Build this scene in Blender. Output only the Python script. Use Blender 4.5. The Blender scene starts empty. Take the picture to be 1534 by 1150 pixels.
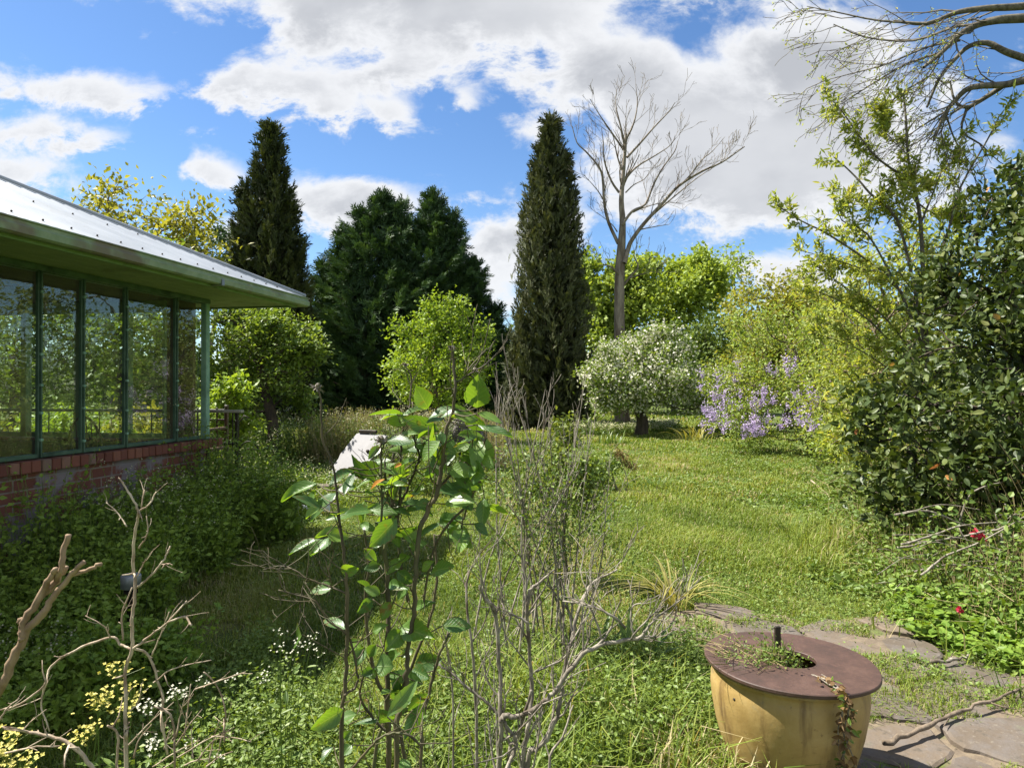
import bpy, math, numpy as np
from mathutils import Vector, Matrix
RS = np.random.RandomState
PI = math.pi
sc = bpy.context.scene
COL = sc.collection
FX = 1023.0

def at(px, py, d):
    return np.array([(px - 767) / FX * d, d, 1.6 + (581 - py) / FX * d])

def ground_d(py):
    return 1.6 * FX / (py - 581)

def norm(a):
    a = np.asarray(a, float)
    return a / np.maximum(np.linalg.norm(a, axis=-1, keepdims=True), 1e-9)

# ------------------------------------------------------------------ materials
class NT:
    def __init__(self, tree):
        self.t = tree; self.n = tree.nodes; self.l = tree.links
    def new(self, typ, **kw):
        nd = self.n.new(typ)
        for k, v in kw.items():
            setattr(nd, k, v)
        return nd
    def link(self, a, b):
        self.l.new(a, b)
    def math(self, op, a, b=None, c=None, clamp=False):
        nd = self.n.new('ShaderNodeMath'); nd.operation = op; nd.use_clamp = clamp
        for i, v in enumerate((a, b, c)):
            if v is None: continue
            if isinstance(v, (int, float)): nd.inputs[i].default_value = v
            else: self.l.new(v, nd.inputs[i])
        return nd.outputs[0]
    def mix(self, fac, a, b, blend='MIX'):
        nd = self.n.new('ShaderNodeMix'); nd.data_type = 'RGBA'; nd.blend_type = blend
        for sock, v in ((nd.inputs[0], fac), (nd.inputs[6], a), (nd.inputs[7], b)):
            if isinstance(v, (int, float)): sock.default_value = v
            elif isinstance(v, (tuple, list)): sock.default_value = (*v[:3], 1)
            else: self.l.new(v, sock)
        return nd.outputs[2]
    def ramp(self, fac, stops, interp='LINEAR'):
        nd = self.n.new('ShaderNodeValToRGB'); cr = nd.color_ramp; cr.interpolation = interp
        while len(cr.elements) < len(stops): cr.elements.new(0.5)
        for e, (p, c) in zip(cr.elements, stops):
            e.position = p
            e.color = (*c, 1) if not isinstance(c, (int, float)) else (c, c, c, 1)
        if fac is not None: self.l.new(fac, nd.inputs[0])
        return nd.outputs[0]
    def noise(self, vec, scale, detail=4, rough=.55, dist=0.0):
        nd = self.n.new('ShaderNodeTexNoise')
        nd.inputs['Scale'].default_value = scale; nd.inputs['Detail'].default_value = detail
        nd.inputs['Roughness'].default_value = rough; nd.inputs['Distortion'].default_value = dist
        if vec is not None: self.l.new(vec, nd.inputs['Vector'])
        return nd.outputs['Fac']
    def smooth(self, v, lo, hi, a=0.0, b=1.0):
        nd = self.n.new('ShaderNodeMapRange'); nd.interpolation_type = 'SMOOTHSTEP'
        self.l.new(v, nd.inputs[0])
        for i, x in enumerate((lo, hi, a, b)): nd.inputs[i + 1].default_value = x
        return nd.outputs[0]
    def coord(self, which='Object'):
        return self.n.new('ShaderNodeTexCoord').outputs[which]
    def bump(self, h, strength=.5, dist=.02):
        nd = self.n.new('ShaderNodeBump'); nd.inputs['Strength'].default_value = strength
        nd.inputs['Distance'].default_value = dist
        self.l.new(h, nd.inputs['Height']); return nd.outputs[0]

def new_mat(name):
    m = bpy.data.materials.new(name); m.use_nodes = True
    nt = NT(m.node_tree); b = m.node_tree.nodes['Principled BSDF']
    return m, nt, b

def leaf_mat(name, cols, rough=.5, trans=.35, tint=(1.25, 1.15, .45), spec=.4, veins=False):
    m, nt, b = new_mat(name)
    at_ = nt.new('ShaderNodeAttribute', attribute_name='v')
    n = len(cols)
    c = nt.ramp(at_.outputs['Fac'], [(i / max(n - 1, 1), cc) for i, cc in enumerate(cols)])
    if veins:
        uv = nt.new('ShaderNodeUVMap'); uv.uv_map = 'UVMap'
        sp = nt.new('ShaderNodeSeparateXYZ'); nt.link(uv.outputs[0], sp.inputs[0])
        au = nt.math('ABSOLUTE', sp.outputs[0])
        st = nt.math('SINE', nt.math('MULTIPLY', nt.math('SUBTRACT', sp.outputs[1], nt.math('MULTIPLY', au, .28)), 48.0))
        side = nt.smooth(st, .80, 1.0)
        mid = nt.smooth(au, .07, .02)
        vein = nt.math('MAXIMUM', nt.math('MULTIPLY', side, .55), mid)
        c = nt.mix(nt.math('MULTIPLY', vein, .55), c, nt.mix(.65, c, (.32, .42, .14)))
        nz = nt.noise(nt.coord('Object'), 60, 3); nb = nt.noise(nt.coord('Object'), 24, 4)
        c = nt.mix(nt.smooth(nz, .58, .72, 0, .5), c, (.16, .12, .03)); c = nt.mix(nt.smooth(nb, .64, .72, 0, .8), c, (.20, .10, .03)); c = nt.mix(nt.math('MULTIPLY', nt.smooth(au, .85, 1.0), nt.smooth(nb, .5, .62)), c, (.17, .10, .035))
        nt.link(nt.bump(nt.math('ADD', vein, nt.math('MULTIPLY', nz, .6)), .35, .002), b.inputs['Normal'])
    nt.link(c, b.inputs['Base Color'])
    b.inputs['Roughness'].default_value = rough
    b.inputs['Specular IOR Level'].default_value = spec
    if trans > 0:
        tr = nt.new('ShaderNodeBsdfTranslucent')
        nt.link(nt.mix(1.0, c, tint, 'MULTIPLY'), tr.inputs['Color'])
        mx = nt.new('ShaderNodeMixShader'); mx.inputs[0].default_value = trans
        nt.link(b.outputs[0], mx.inputs[1]); nt.link(tr.outputs[0], mx.inputs[2])
        nt.link(mx.outputs[0], m.node_tree.nodes['Material Output'].inputs['Surface'])
    return m

def noise_mat(name, c1, c2, scale=8, rough=.8, bump=.4, dist=.01, c3=None, metallic=0, spec=.4, stretch=None, lo=.35, hi=.65):
    m, nt, b = new_mat(name)
    v = nt.coord('Object')
    if stretch:
        mp = nt.new('ShaderNodeMapping'); mp.inputs['Scale'].default_value = stretch
        nt.link(v, mp.inputs['Vector']); v = mp.outputs[0]
    n = nt.noise(v, scale, 6, .65)
    c = nt.mix(nt.smooth(n, lo, hi), c1, c2)
    if c3:
        n2 = nt.noise(v, scale * .31, 4, .6)
        c = nt.mix(nt.smooth(n2, .52, .66), c, c3)
    nt.link(c, b.inputs['Base Color'])
    b.inputs['Roughness'].default_value = rough; b.inputs['Metallic'].default_value = metallic
    b.inputs['Specular IOR Level'].default_value = spec
    if bump: nt.link(nt.bump(n, bump, dist), b.inputs['Normal'])
    return m

# ------------------------------------------------------------------ mesh building
class MB:
    def __init__(self):
        self.V = []; self.F = []; self.n = 0; self.uv = False
    def add(self, V, F, v=.5, m=0, uv=None):
        V = np.asarray(V, float).reshape(-1, 3); F = np.asarray(F, int)
        if len(V) == 0 or len(F) == 0: return
        vv = np.broadcast_to(np.asarray(v, float), (len(F),))
        u = None
        if uv is not None:
            u = np.asarray(uv, float)[F.ravel()]; self.uv = True
        self.V.append(V); self.F.append((F + self.n, vv, m, u)); self.n += len(V)
    def build(self, name, mats, parent=None, smooth=False):
        me = bpy.data.meshes.new(name)
        V = np.concatenate(self.V); me.vertices.add(len(V)); me.vertices.foreach_set('co', V.ravel().astype(np.float32))
        li = np.concatenate([f.ravel() for f, _, _, _ in self.F])
        tot = np.concatenate([np.full(len(f), f.shape[1]) for f, _, _, _ in self.F])
        start = np.concatenate([[0], np.cumsum(tot)[:-1]])
        me.loops.add(len(li)); me.loops.foreach_set('vertex_index', li.astype(np.int32))
        me.polygons.add(len(tot)); me.polygons.foreach_set('loop_start', start.astype(np.int32))
        mi = np.concatenate([np.full(len(f), m) for f, _, m, _ in self.F])
        me.polygons.foreach_set('material_index', mi.astype(np.int32))
        me.polygons.foreach_set('use_smooth', np.full(len(tot), smooth))
        me.update(calc_edges=True)
        a = me.attributes.new('v', 'FLOAT', 'FACE')
        a.data.foreach_set('value', np.concatenate([v for _, v, _, _ in self.F]).astype(np.float32))
        if self.uv:
            uvl = me.uv_layers.new(name='UVMap')
            uvl.data.foreach_set('uv', np.concatenate([(u if u is not None else np.zeros((f.size, 2))) for f, _, _, u in self.F]).ravel().astype(np.float32))
        for mt in (mats if isinstance(mats, (list, tuple)) else [mats]): me.materials.append(mt)
        o = bpy.data.objects.new(name, me); COL.objects.link(o)
        if parent is not None: o.parent = parent
        return o

BOXF = np.array([[0, 3, 2, 1], [4, 5, 6, 7], [0, 1, 5, 4], [1, 2, 6, 5], [2, 3, 7, 6], [3, 0, 4, 7]])
def box(mb, lo, hi, v=.5, m=0):
    x0, y0, z0 = lo; x1, y1, z1 = hi
    mb.add([(x0, y0, z0), (x1, y0, z0), (x1, y1, z0), (x0, y1, z0), (x0, y0, z1), (x1, y0, z1), (x1, y1, z1), (x0, y1, z1)], BOXF, v, m)

def bev_box(mb, lo, hi, b=.006, v=.5, m=0, M=None):
    """box with chamfered vertical and horizontal edges (a 24-vertex chamfer box)"""
    lo = np.array(lo, float); hi = np.array(hi, float); c = (lo + hi) / 2; h = (hi - lo) / 2
    b = min(b, h.min() * .45)
    V = []; idx = {}
    for sx in (-1, 1):
        for sy in (-1, 1):
            for sz in (-1, 1):
                for ax in range(3):
                    p = np.array([sx, sy, sz]) * (h - b); p[ax] += (sx, sy, sz)[ax] * b
                    idx[(sx, sy, sz, ax)] = len(V); V.append(c + p)
    F4 = []; F3 = []
    for ax in range(3):
        o = [k for k in range(3) if k != ax]
        for s in (-1, 1):
            q = []
            for a1, a2 in ((-1, -1), (1, -1), (1, 1), (-1, 1)):
                sg = [0, 0, 0]; sg[ax] = s; sg[o[0]] = a1; sg[o[1]] = a2; q.append(idx[(*sg, ax)])
            F4.append(q)
        for a1 in (-1, 1):
            for a2 in (-1, 1):
                q = []
                for e, axx in ((-1, o[0]), (1, o[0]), (1, o[1]), (-1, o[1])):
                    sg = [0, 0, 0]; sg[ax] = e; sg[o[0]] = a1; sg[o[1]] = a2; q.append(idx[(*sg, axx)])
                F4.append(q)
    for sx in (-1, 1):
        for sy in (-1, 1):
            for sz in (-1, 1):
                F3.append([idx[(sx, sy, sz, a)] for a in range(3)])
    V = np.array(V)
    if M is not None: V = V @ M[:3, :3].T + M[:3, 3]
    mb.add(V, F4, v, m); mb.F.append((np.array(F3) + mb.n - len(V), np.full(len(F3), v), m, None))

def tube(mb, P, R, sides=6, v=.5, m=0, cap=True):
    P = np.asarray(P, float); n = len(P)
    R = np.broadcast_to(np.asarray(R, float), (n,)) if np.ndim(R) == 0 or len(R) == n else np.linspace(R[0], R[1], n)
    T = np.empty_like(P); T[1:-1] = P[2:] - P[:-2]; T[0] = P[1] - P[0]; T[-1] = P[-1] - P[-2]
    T = norm(T)
    ref = np.array([.31, .87, .38]) if abs(T[:, 2]).mean() > .7 else np.array([.1, .15, 1.])
    A = norm(np.cross(T, ref)); B = np.cross(T, A)
    th = np.arange(sides) * 2 * PI / sides
    V = P[:, None] + R[:, None, None] * (np.cos(th)[None, :, None] * A[:, None] + np.sin(th)[None, :, None] * B[:, None])
    i = np.arange(n - 1)[:, None] * sides; j = np.arange(sides)[None]; k = (j + 1) % sides
    F = np.stack([i + j, i + k, i + sides + k, i + sides + j], -1).reshape(-1, 4)
    mb.add(V.reshape(-1, 3), F, v, m)
    if cap:
        base = mb.n - n * sides
        for off, c, flip in ((0, P[0] - T[0] * R[0] * .3, True), (sides * (n - 1), P[-1] + T[-1] * R[-1] * .5, False)):
            mb.V.append(c[None]); ci = mb.n; mb.n += 1
            a = base + off + np.arange(sides); b = base + off + (np.arange(sides) + 1) % sides
            f = np.stack([b, a, np.full(sides, ci)], -1) if flip else np.stack([a, b, np.full(sides, ci)], -1)
            mb.F.append((f, np.full(sides, v), m, None))

def sticks(mb, A, B, ra, rb, v=.5, m=0):
    """many three-sided straight stems at once"""
    A = np.asarray(A, float); B = np.asarray(B, float); n = len(A)
    if n == 0: return
    T = norm(B - A); X = norm(np.cross(T, np.array([.23, .41, .88]) + 0 * T)); Y = np.cross(T, X)
    ra = np.broadcast_to(np.asarray(ra, float), (n,)); rb = np.broadcast_to(np.asarray(rb, float), (n,))
    V = []
    for C, r in ((A, ra), (B, rb)):
        for k in range(3):
            V.append(C + r[:, None] * (math.cos(k * 2.0944) * X + math.sin(k * 2.0944) * Y))
    V = np.stack(V, 1); b = np.arange(n)[:, None] * 6
    F = np.stack([b + np.array([[0, 1, 4, 3]]), b + np.array([[1, 2, 5, 4]]), b + np.array([[2, 0, 3, 5]])], 1).reshape(-1, 4)
    mb.add(V.reshape(-1, 3), F, np.repeat(np.broadcast_to(np.asarray(v, float), (n,)), 3), m)

def smooth_poly(P, k=4):
    """Catmull-Rom through the points"""
    P = np.asarray(P, float)
    if len(P) < 3: 
        t = np.linspace(0, 1, k + 1)[:, None]; return P[0] * (1 - t) + P[-1] * t
    Q = np.vstack([2 * P[0] - P[1], P, 2 * P[-1] - P[-2]])
    out = []
    for i in range(1, len(Q) - 2):
        for t in np.arange(k) / k:
            out.append(.5 * ((2 * Q[i]) + (-Q[i-1] + Q[i+1]) * t + (2*Q[i-1] - 5*Q[i] + 4*Q[i+1] - Q[i+2]) * t*t + (-Q[i-1] + 3*Q[i] - 3*Q[i+1] + Q[i+2]) * t**3))
    out.append(P[-1])
    return np.array(out)

# leaf templates: (verts, faces) with the leaf along +Y, width along X, upper face +Z
T_DIA = (np.array([(0, 0, 0), (.5, .45, .1), (0, 1, -.08), (-.5, .45, .1)]), np.array([[0, 1, 2, 3]]))
T_SIX = (np.array([(0, 0, 0), (.42, .25, .1), (.42, .6, .08), (0, 1, -.14), (-.42, .6, .08), (-.42, .25, .1)]), np.array([[0, 1, 2, 3], [0, 3, 4, 5]]))
T_OVAL = (np.array([(0, 0, 0), (.36, .16, .07), (.5, .42, .09), (.36, .75, .02), (0, 1, -.12), (-.36, .75, .02), (-.5, .42, .09), (-.36, .16, .07), (0, .42, 0)]),
          np.array([[0, 1, 2, 8], [8, 2, 3, 4], [8, 4, 5, 6], [0, 8, 6, 7]]))
def fan_template(k, seed, spread=.55, w=.07, l=.42):
    rs = RS(seed); V = []; F = []
    for i in range(k):
        t = (i + .5) / k * .8; s = -1 if i % 2 else 1
        a = s * (spread + rs.uniform(-.2, .25)) * (1.15 - t * .7); L = l * (1.15 - t * .6) * rs.uniform(.8, 1.2)
        p = np.array([0, t, -.25 * t * t]); d = np.array([math.sin(a), math.cos(a), rs.uniform(-.25, .2)]); q = np.array([math.cos(a), -math.sin(a), 0]) * w * .5
        b = len(V); V += [p, p + d * L * .5 + q, p + d * L, p + d * L * .5 - q]; F.append([b, b+1, b+2, b+3])
    b = len(V); V += [(0, 0, 0), (w * .3, .5, -.06), (0, 1.05, -.3), (-w * .3, .5, -.06)]; F.append([b, b+1, b+2, b+3])
    return np.array(V, float), np.array(F)
T_FAN = fan_template(9, 5)
T_FAN2 = fan_template(7, 9, .3, .1, .5)
T_CLUST = None
def cluster_template(seed, k=6, w=.3):
    """a little shoot of k leaves round a stem, one unit long"""
    rs = RS(seed); V = []; F = []
    for i in range(k):
        t = i / (k - 1) * .75; a = i * 2.4 + rs.uniform(-.4, .4); tilt = rs.uniform(.5, 1.1)
        d = np.array([math.cos(a) * math.sin(tilt), math.cos(tilt), math.sin(a) * math.sin(tilt)])
        n = norm(np.cross(d, np.array([math.sin(a), 0, -math.cos(a)])) + rs.normal(0, .25, 3)); x = norm(np.cross(d, n)); L = .45 * rs.uniform(.7, 1.2)
        p = np.array([0, t, 0]); b = len(V)
        V += [p, p + d * L * .45 + x * w * .5 * L + n * .04, p + d * L, p + d * L * .45 - x * w * .5 * L + n * .04]; F.append([b, b+1, b+2, b+3])
    return np.array(V), np.array(F)

def place(mb, T, P, D, N, L, W=None, v=.5, m=0):
    P = np.asarray(P, float); n = len(P)
    if n == 0: return
    TV, TF = T
    Y = norm(D); N = np.asarray(N, float); Z = norm(N - (N * Y).sum(1, keepdims=True) * Y); X = np.cross(Y, Z)
    L = np.broadcast_to(np.asarray(L, float), (n,)); W = L if W is None else np.broadcast_to(np.asarray(W, float), (n,))
    V = P[:, None] + TV[None, :, 0:1] * (W[:, None] * X)[:, None] + TV[None, :, 1:2] * (L[:, None] * Y)[:, None] + TV[None, :, 2:3] * (W[:, None] * Z)[:, None]
    F = (np.arange(n) * len(TV))[:, None, None] + TF[None]
    vv = np.repeat(np.broadcast_to(np.asarray(v, float), (n,)), len(TF))
    mb.add(V.reshape(-1, 3), F.reshape(-1, TF.shape[1]), vv, m)

def rvec(rs, n):
    return norm(rs.normal(0, 1, (n, 3)))

def blades(mb, P, H, W, lean, az, v, m=0):
    n = len(P); d = np.stack([np.cos(az), np.sin(az), 0 * az], 1); s = np.stack([-np.sin(az), np.cos(az), 0 * az], 1)
    up = np.array([0, 0, 1.]); H = H[:, None]; W = W[:, None]; le = lean[:, None]
    a = P - s * W * .5; b = P + s * W * .5
    mid = P + up * H * .6 + d * H * le * .3; c = mid + s * W * .4; e = mid - s * W * .4
    tip = P + up * H * (1 - .35 * le) + d * H * le
    V = np.stack([a, b, c, e, tip], 1).reshape(-1, 3); i = np.arange(n)[:, None] * 5
    off = mb.n
    mb.add(V, i + np.array([[0, 1, 2, 3]]), v, m)
    mb.F.append((i + np.array([[3, 2, 4]]) + off, np.broadcast_to(v, (n,)), m, None))

# ------------------------------------------------------------------ scene bookkeeping
def tag(o, label, cat=None, group=None, kind=None):
    if label: o['label'] = label
    if cat: o['category'] = cat
    if group: o['group'] = group
    if kind: o['kind'] = kind
    return o
def empty(name, loc, label, cat, group=None, rz=0):
    o = bpy.data.objects.new(name, None); o.location = loc; o.rotation_euler = (0, 0, rz); o.empty_display_size = .2
    COL.objects.link(o); tag(o, label, cat, group); return o
def child(mb, name, mats, root, smooth=False):
    """build in world coordinates and hang under a root that is only translated"""
    loc = np.array(root.location)
    mb.V = [v - loc for v in mb.V]
    return mb.build(name, mats, root, smooth)

# ------------------------------------------------------------------ tree growth
def grow(trunk, tr, pts, rs, tip_r=.006, power=2.3, jit=.12, path_w=.3, sub=2, arc=.08):
    """connect the crown points to the trunk; returns chains [(points, radii)] and twig tips (P, dir)"""
    trunk = np.asarray(trunk, float); k = len(trunk); n = len(pts)
    N = np.zeros((k + n * (sub + 1), 3)); par = np.full(len(N), -1); pl = np.zeros(len(N)); N[:k] = trunk
    for i in range(1, k): par[i] = i - 1
    d0 = np.min(np.linalg.norm(pts[:, None] - trunk[None], axis=2), 1) if n else np.zeros(0)
    cnt = k; tips = []; ban = max(1, int(k * .25))
    for q in np.argsort(d0):
        p = pts[q]; M = N[:cnt]
        dv = p - M; d = np.linalg.norm(dv, axis=1)
        cost = d + path_w * pl[:cnt] + .7 * np.maximum(0, -dv[:, 2])
        cost[:ban] += 5
        j = int(np.argmin(cost)); a = N[j]; prev = j; L = d[j]
        for s in range(1, sub + 2):
            t = s / (sub + 1); w = 4 * t * (1 - t)
            pos = a * (1 - t) + p * t + (rs.normal(0, jit * .5, 3) + np.array([0, 0, arc])) * L * w * (s <= sub)
            N[cnt] = pos; par[cnt] = prev; pl[cnt] = pl[prev] + L / (sub + 1); prev = cnt; cnt += 1
        tips.append(prev)
    N = N[:cnt]; par = par[:cnt]
    rp = np.zeros(cnt); ch = [[] for _ in range(cnt)]
    for i in range(cnt - 1, -1, -1):
        if not ch[i]: rp[i] = tip_r ** power
        if par[i] >= 0:
            rp[par[i]] += rp[i]; ch[par[i]].append(i)
    R = rp ** (1 / power)
    tl = np.linspace(tr[0], tr[1], k); mx = R[0]
    R[k:] = np.minimum(R[k:], max(tip_r, tr[1] * .95)) ; R[:k] = tl
    chains = []; stack = [(0, None)]
    while stack:
        s, frm = stack.pop(); c = [s]
        while ch[c[-1]]:
            cc = ch[c[-1]]
            nx = c[-1] + 1 if (c[-1] + 1 < k) else max(cc, key=lambda i: R[i])
            for o in cc:
                if o != nx: stack.append((o, c[-1]))
            c.append(nx)
        P = N[c]; r = R[c].copy()
        if frm is not None:
            P = np.vstack([N[frm], P]); r = np.concatenate([[r[0]], r])
        r[-1] *= .5
        chains.append((P, r))
    tp = N[tips]; td = norm(tp - N[par[tips]]) if n else np.zeros((0, 3))
    return chains, tp, td

def chains_mesh(mb, chains, thick=.05, s_thick=8, s_thin=4, m=0):
    for P, r in chains:
        tube(mb, P, r, s_thick if r.max() > thick else s_thin, m=m, cap=False)

def ell_points(rs, ells, n, shell=.45, clumps=0, cl_r=.25):
    """points in a union of ellipsoids [(centre, radii, weight)], biased to the shell, gathered in clumps"""
    w = np.array([e[2] if len(e) > 2 else np.prod(e[1]) ** .67 for e in ells], float); w /= w.sum()
    def raw(k):
        which = rs.choice(len(ells), k, p=w); C = np.array([e[0] for e in ells], float)[which]; R = np.array([e[1] for e in ells], float)[which]
        return C + rvec(rs, k) * (shell + (1 - shell) * rs.rand(k, 1) ** .6) * R, R
    if not clumps: return raw(n)[0]
    C, R = raw(clumps); i = rs.randint(0, clumps, n)
    return C[i] + rs.normal(0, cl_r, (n, 3)) * R[i]

def foliage(mb, tp, td, rs, per, L, W, shoot=.3, spread=.08, T=T_DIA, up=.6, droop=.0, m=0, v0=0., v1=1., sizevar=.35, vbase=None):
    n = len(tp) * per; i = np.repeat(np.arange(len(tp)), per)
    t = rs.rand(n, 1); P = tp[i] + td[i] * (t - .45) * shoot + rs.normal(0, spread, (n, 3))
    D = norm(td[i] * .5 + rvec(rs, n) + np.array([0, 0, -droop])); N = norm(rvec(rs, n) * (1 - up) + np.array([0, 0, up]))
    s = 1 + sizevar * (rs.rand(n) * 2 - 1)
    vb = rs.rand(len(tp))[i] * .5 + rs.rand(n) * .5 if vbase is None else np.clip(vbase[i] + rs.normal(0, .12, n), 0, 1)
    place(mb, T, P, D, N, L * s, W * s, np.clip(v0 + (v1 - v0) * vb, 0, 1), m)

def broad_tree(name, label, cat, base, trunk, tr, ells, npts, per, L, W, leaf, bark, seed, group=None, shell=.45, clumps=40, cl_r=.22,
               shoot=.4, spread=.1, T=T_DIA, up=.5, droop=0., tip_r=.006, min_z=.15, path_w=.3, extra=None, jit=.12):
    rs = RS(seed)
    root = empty(name, tuple(base), label, cat, group)
    pts = ell_points(rs, ells, npts, shell, clumps, cl_r); pts = pts[pts[:, 2] > min_z]
    chains, tp, td = grow(smooth_poly(trunk, 3), tr, pts, rs, tip_r, path_w=path_w, jit=jit)
    mb = MB(); chains_mesh(mb, chains); child(mb, 'trunk', bark, root, True)
    mb = MB(); foliage(mb, tp, td, rs, per, L, W, shoot, spread, T, up, droop)
    child(mb, 'crown', leaf, root)
    if extra: extra(root, tp, td, rs)
    return root, tp, td

# ------------------------------------------------------------------ render settings, camera, light
sc.render.engine = 'CYCLES'
sc.cycles.max_bounces = 6; sc.cycles.diffuse_bounces = 2; sc.cycles.glossy_bounces = 3
sc.cycles.transmission_bounces = 4; sc.cycles.transparent_max_bounces = 12
sc.cycles.caustics_reflective = False; sc.cycles.caustics_refractive = False
sc.cycles.use_denoising = True; sc.cycles.sample_clamp_indirect = 4
try:
    sc.cycles.denoiser = 'OPENIMAGEDENOISE'; sc.cycles.denoising_input_passes = 'RGB_ALBEDO_NORMAL'; sc.cycles.denoising_prefilter = 'NONE'
except Exception: pass
sc.view_settings.view_transform = 'Standard'; sc.view_settings.look = 'None'
sc.view_settings.exposure = EXPOSURE = 1.34; sc.view_settings.gamma = 1
cam = bpy.data.cameras.new('camera'); co = bpy.data.objects.new('camera', cam); COL.objects.link(co)
cam.lens = 36 * FX / 1534; cam.sensor_width = 36; cam.clip_end = 2000; cam.clip_start = .05
co.location = (0, 0, 1.6); co.rotation_euler = (math.radians(90) + math.atan(6 / FX), 0, 0)
sc.camera = co

EL = math.radians(54); SUN = np.array([-.965, .262, 0]); SUN = norm(SUN) * math.cos(EL) + np.array([0, 0, math.sin(EL)])
ld = bpy.data.lights.new('sun', 'SUN'); ld.energy = 5.0; ld.angle = math.radians(.53); ld.color = (1, .95, .86)
lo = bpy.data.objects.new('sun', ld); COL.objects.link(lo); lo.location = (0, 0, 30)
lo.rotation_euler = Vector(SUN).to_track_quat('Z', 'Y').to_euler()

W = bpy.data.worlds.new('World'); sc.world = W; W.use_nodes = True
def build_world():
    nt = NT(W.node_tree); bg = W.node_tree.nodes['Background']
    sky = nt.new('ShaderNodeTexSky', sky_type='NISHITA'); sky.sun_disc = False
    sky.sun_elevation = EL; sky.sun_rotation = math.atan2(SUN[0], SUN[1]); sky.altitude = 600; sky.air_density = 1.0; sky.dust_density = .35; sky.ozone_density = 2.5
    g = nt.coord('Generated'); sp = nt.new('ShaderNodeSeparateXYZ'); nt.link(g, sp.inputs[0])
    x, y, z = sp.outputs
    ys = nt.math('MAXIMUM', nt.math('ABSOLUTE', y), .12)
    u = nt.math('DIVIDE', x, ys); v = nt.math('DIVIDE', z, ys)
    cmb = nt.new('ShaderNodeCombineXYZ'); nt.link(u, cmb.inputs[0]); nt.link(v, cmb.inputs[1]); nt.link(nt.math('SIGN', y), cmb.inputs[2])
    uv = cmb.outputs[0]
    # break the cloud outlines up
    mp = nt.new('ShaderNodeMapping'); mp.inputs['Scale'].default_value = (1, 1.5, 1); nt.link(uv, mp.inputs[0])
    n1 = nt.noise(mp.outputs[0], 5.2, 9, .62, .25); n2 = nt.noise(mp.outputs[0], 11.0, 7, .66, .3)
    blobs = [ # px, py, rx, ry, weight
        (640, -10, 270, 125, 1.7), (480, 20, 110, 60, .5), (820, 40, 120, 70, .7), (1060, -50, 260, 60, .9),
        (1080, 180, 250, 130, 1.3), (1120, 290, 190, 75, 1.2), (1230, 120, 90, 90, .8), (1190, 220, 120, 110, .9), (980, 250, 110, 90, .8), (930, 110, 120, 60, .7), (1180, 90, 110, 60, .8), (1260, 180, 90, 120, .7),
        (90, 125, 190, 42, .95), (200, 150, 90, 26, .5), (40, 200, 120, 34, .75), (150, 205, 80, 26, .55), (20, 265, 120, 38, .9),
        (430, 130, 140, 45, .95), (350, 115, 90, 35, .5), (510, 170, 60, 28, .7), (320, 195, 50, 18, .45), (600, 105, 60, 35, .6),
        (600, 172, 42, 30, .62), (690, 155, 38, 36, .72), (480, 310, 130, 62, 1.05), (570, 290, 90, 30, .6), (315, 250, 70, 36, .75), (290, 270, 50, 30, .5),
        (770, 350, 80, 60, .95), (745, 440, 60, 60, .8), (330, 340, 60, 30, .7), (840, 330, 60, 80, .7), (720, 300, 70, 14, .35),
        (1110, 400, 130, 40, .95), (1230, 420, 90, 40, .8), (1390, 250, 130, 100, .8), (1500, 220, 60, 50, .45), (1440, 130, 50, 30, .5),
        (1330, 60, 80, 60, .65)]
    dens = None
    ud = nt.math('ADD', u, nt.math('MULTIPLY', nt.math('SUBTRACT', n1, .5), .16)); vd = nt.math('ADD', v, nt.math('MULTIPLY', nt.math('SUBTRACT', n2, .5), .10))
    for px, py, rx, ry, w in blobs:
        a = nt.math('MULTIPLY', nt.math('SUBTRACT', ud, (px - 767) / FX), FX / rx); b = nt.math('MULTIPLY', nt.math('SUBTRACT', vd, (581 - py) / FX), FX / ry)
        d2 = nt.math('ADD', nt.math('MULTIPLY', a, a), nt.math('MULTIPLY', b, b))
        e = nt.math('MULTIPLY', nt.math('POWER', 2.718, nt.math('MULTIPLY', d2, -1.5)), w)
        dens = e if dens is None else nt.math('ADD', dens, e)
    front = nt.smooth(y, .1, .35)
    back = nt.math('MULTIPLY', nt.math('SUBTRACT', 1.0, front), nt.smooth(nt.noise(g, 2.2, 6, .6), .35, .6))
    dens = nt.math('ADD', nt.math('MULTIPLY', dens, front), back)
    fb = nt.math('ADD', nt.math('MULTIPLY', n1, .65), nt.math('MULTIPLY', n2, .35))
    den = nt.math('ADD', dens, nt.math('MULTIPLY', nt.math('SUBTRACT', fb, .5), 4.0))
    cov = nt.smooth(den, .26, .88)
    # thick middles are greyer than the sunlit thin edges
    thick = nt.smooth(den, .7, 1.7)
    n3 = nt.noise(mp.outputs[0], 3.0, 5, .55, .1)
    body = nt.mix(nt.math('MULTIPLY', thick, nt.smooth(n3, .35, .6, .55, 1.0)), CLOUD_LIT, CLOUD_GREY)
    hs = nt.new('ShaderNodeHueSaturation'); hs.inputs['Saturation'].default_value = 1.14; hs.inputs['Hue'].default_value = .503
    nt.link(sky.outputs[0], hs.inputs['Color'])
    tint = nt.mix(1.0, hs.outputs[0], SKY_TINT, 'MULTIPLY')
    c = nt.mix(nt.math('MULTIPLY', cov, .96), tint, body)
    nt.link(c, bg.inputs['Color']); bg.inputs['Strength'].default_value = .080
    W.cycles.sampling_method = 'MANUAL'; W.cycles.sample_map_resolution = 512
CLOUD_LIT = (4.7, 4.75, 4.85); CLOUD_GREY = (2.75, 2.83, 3.0); SKY_TINT = (.84, .88, .90)
build_world()

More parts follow.
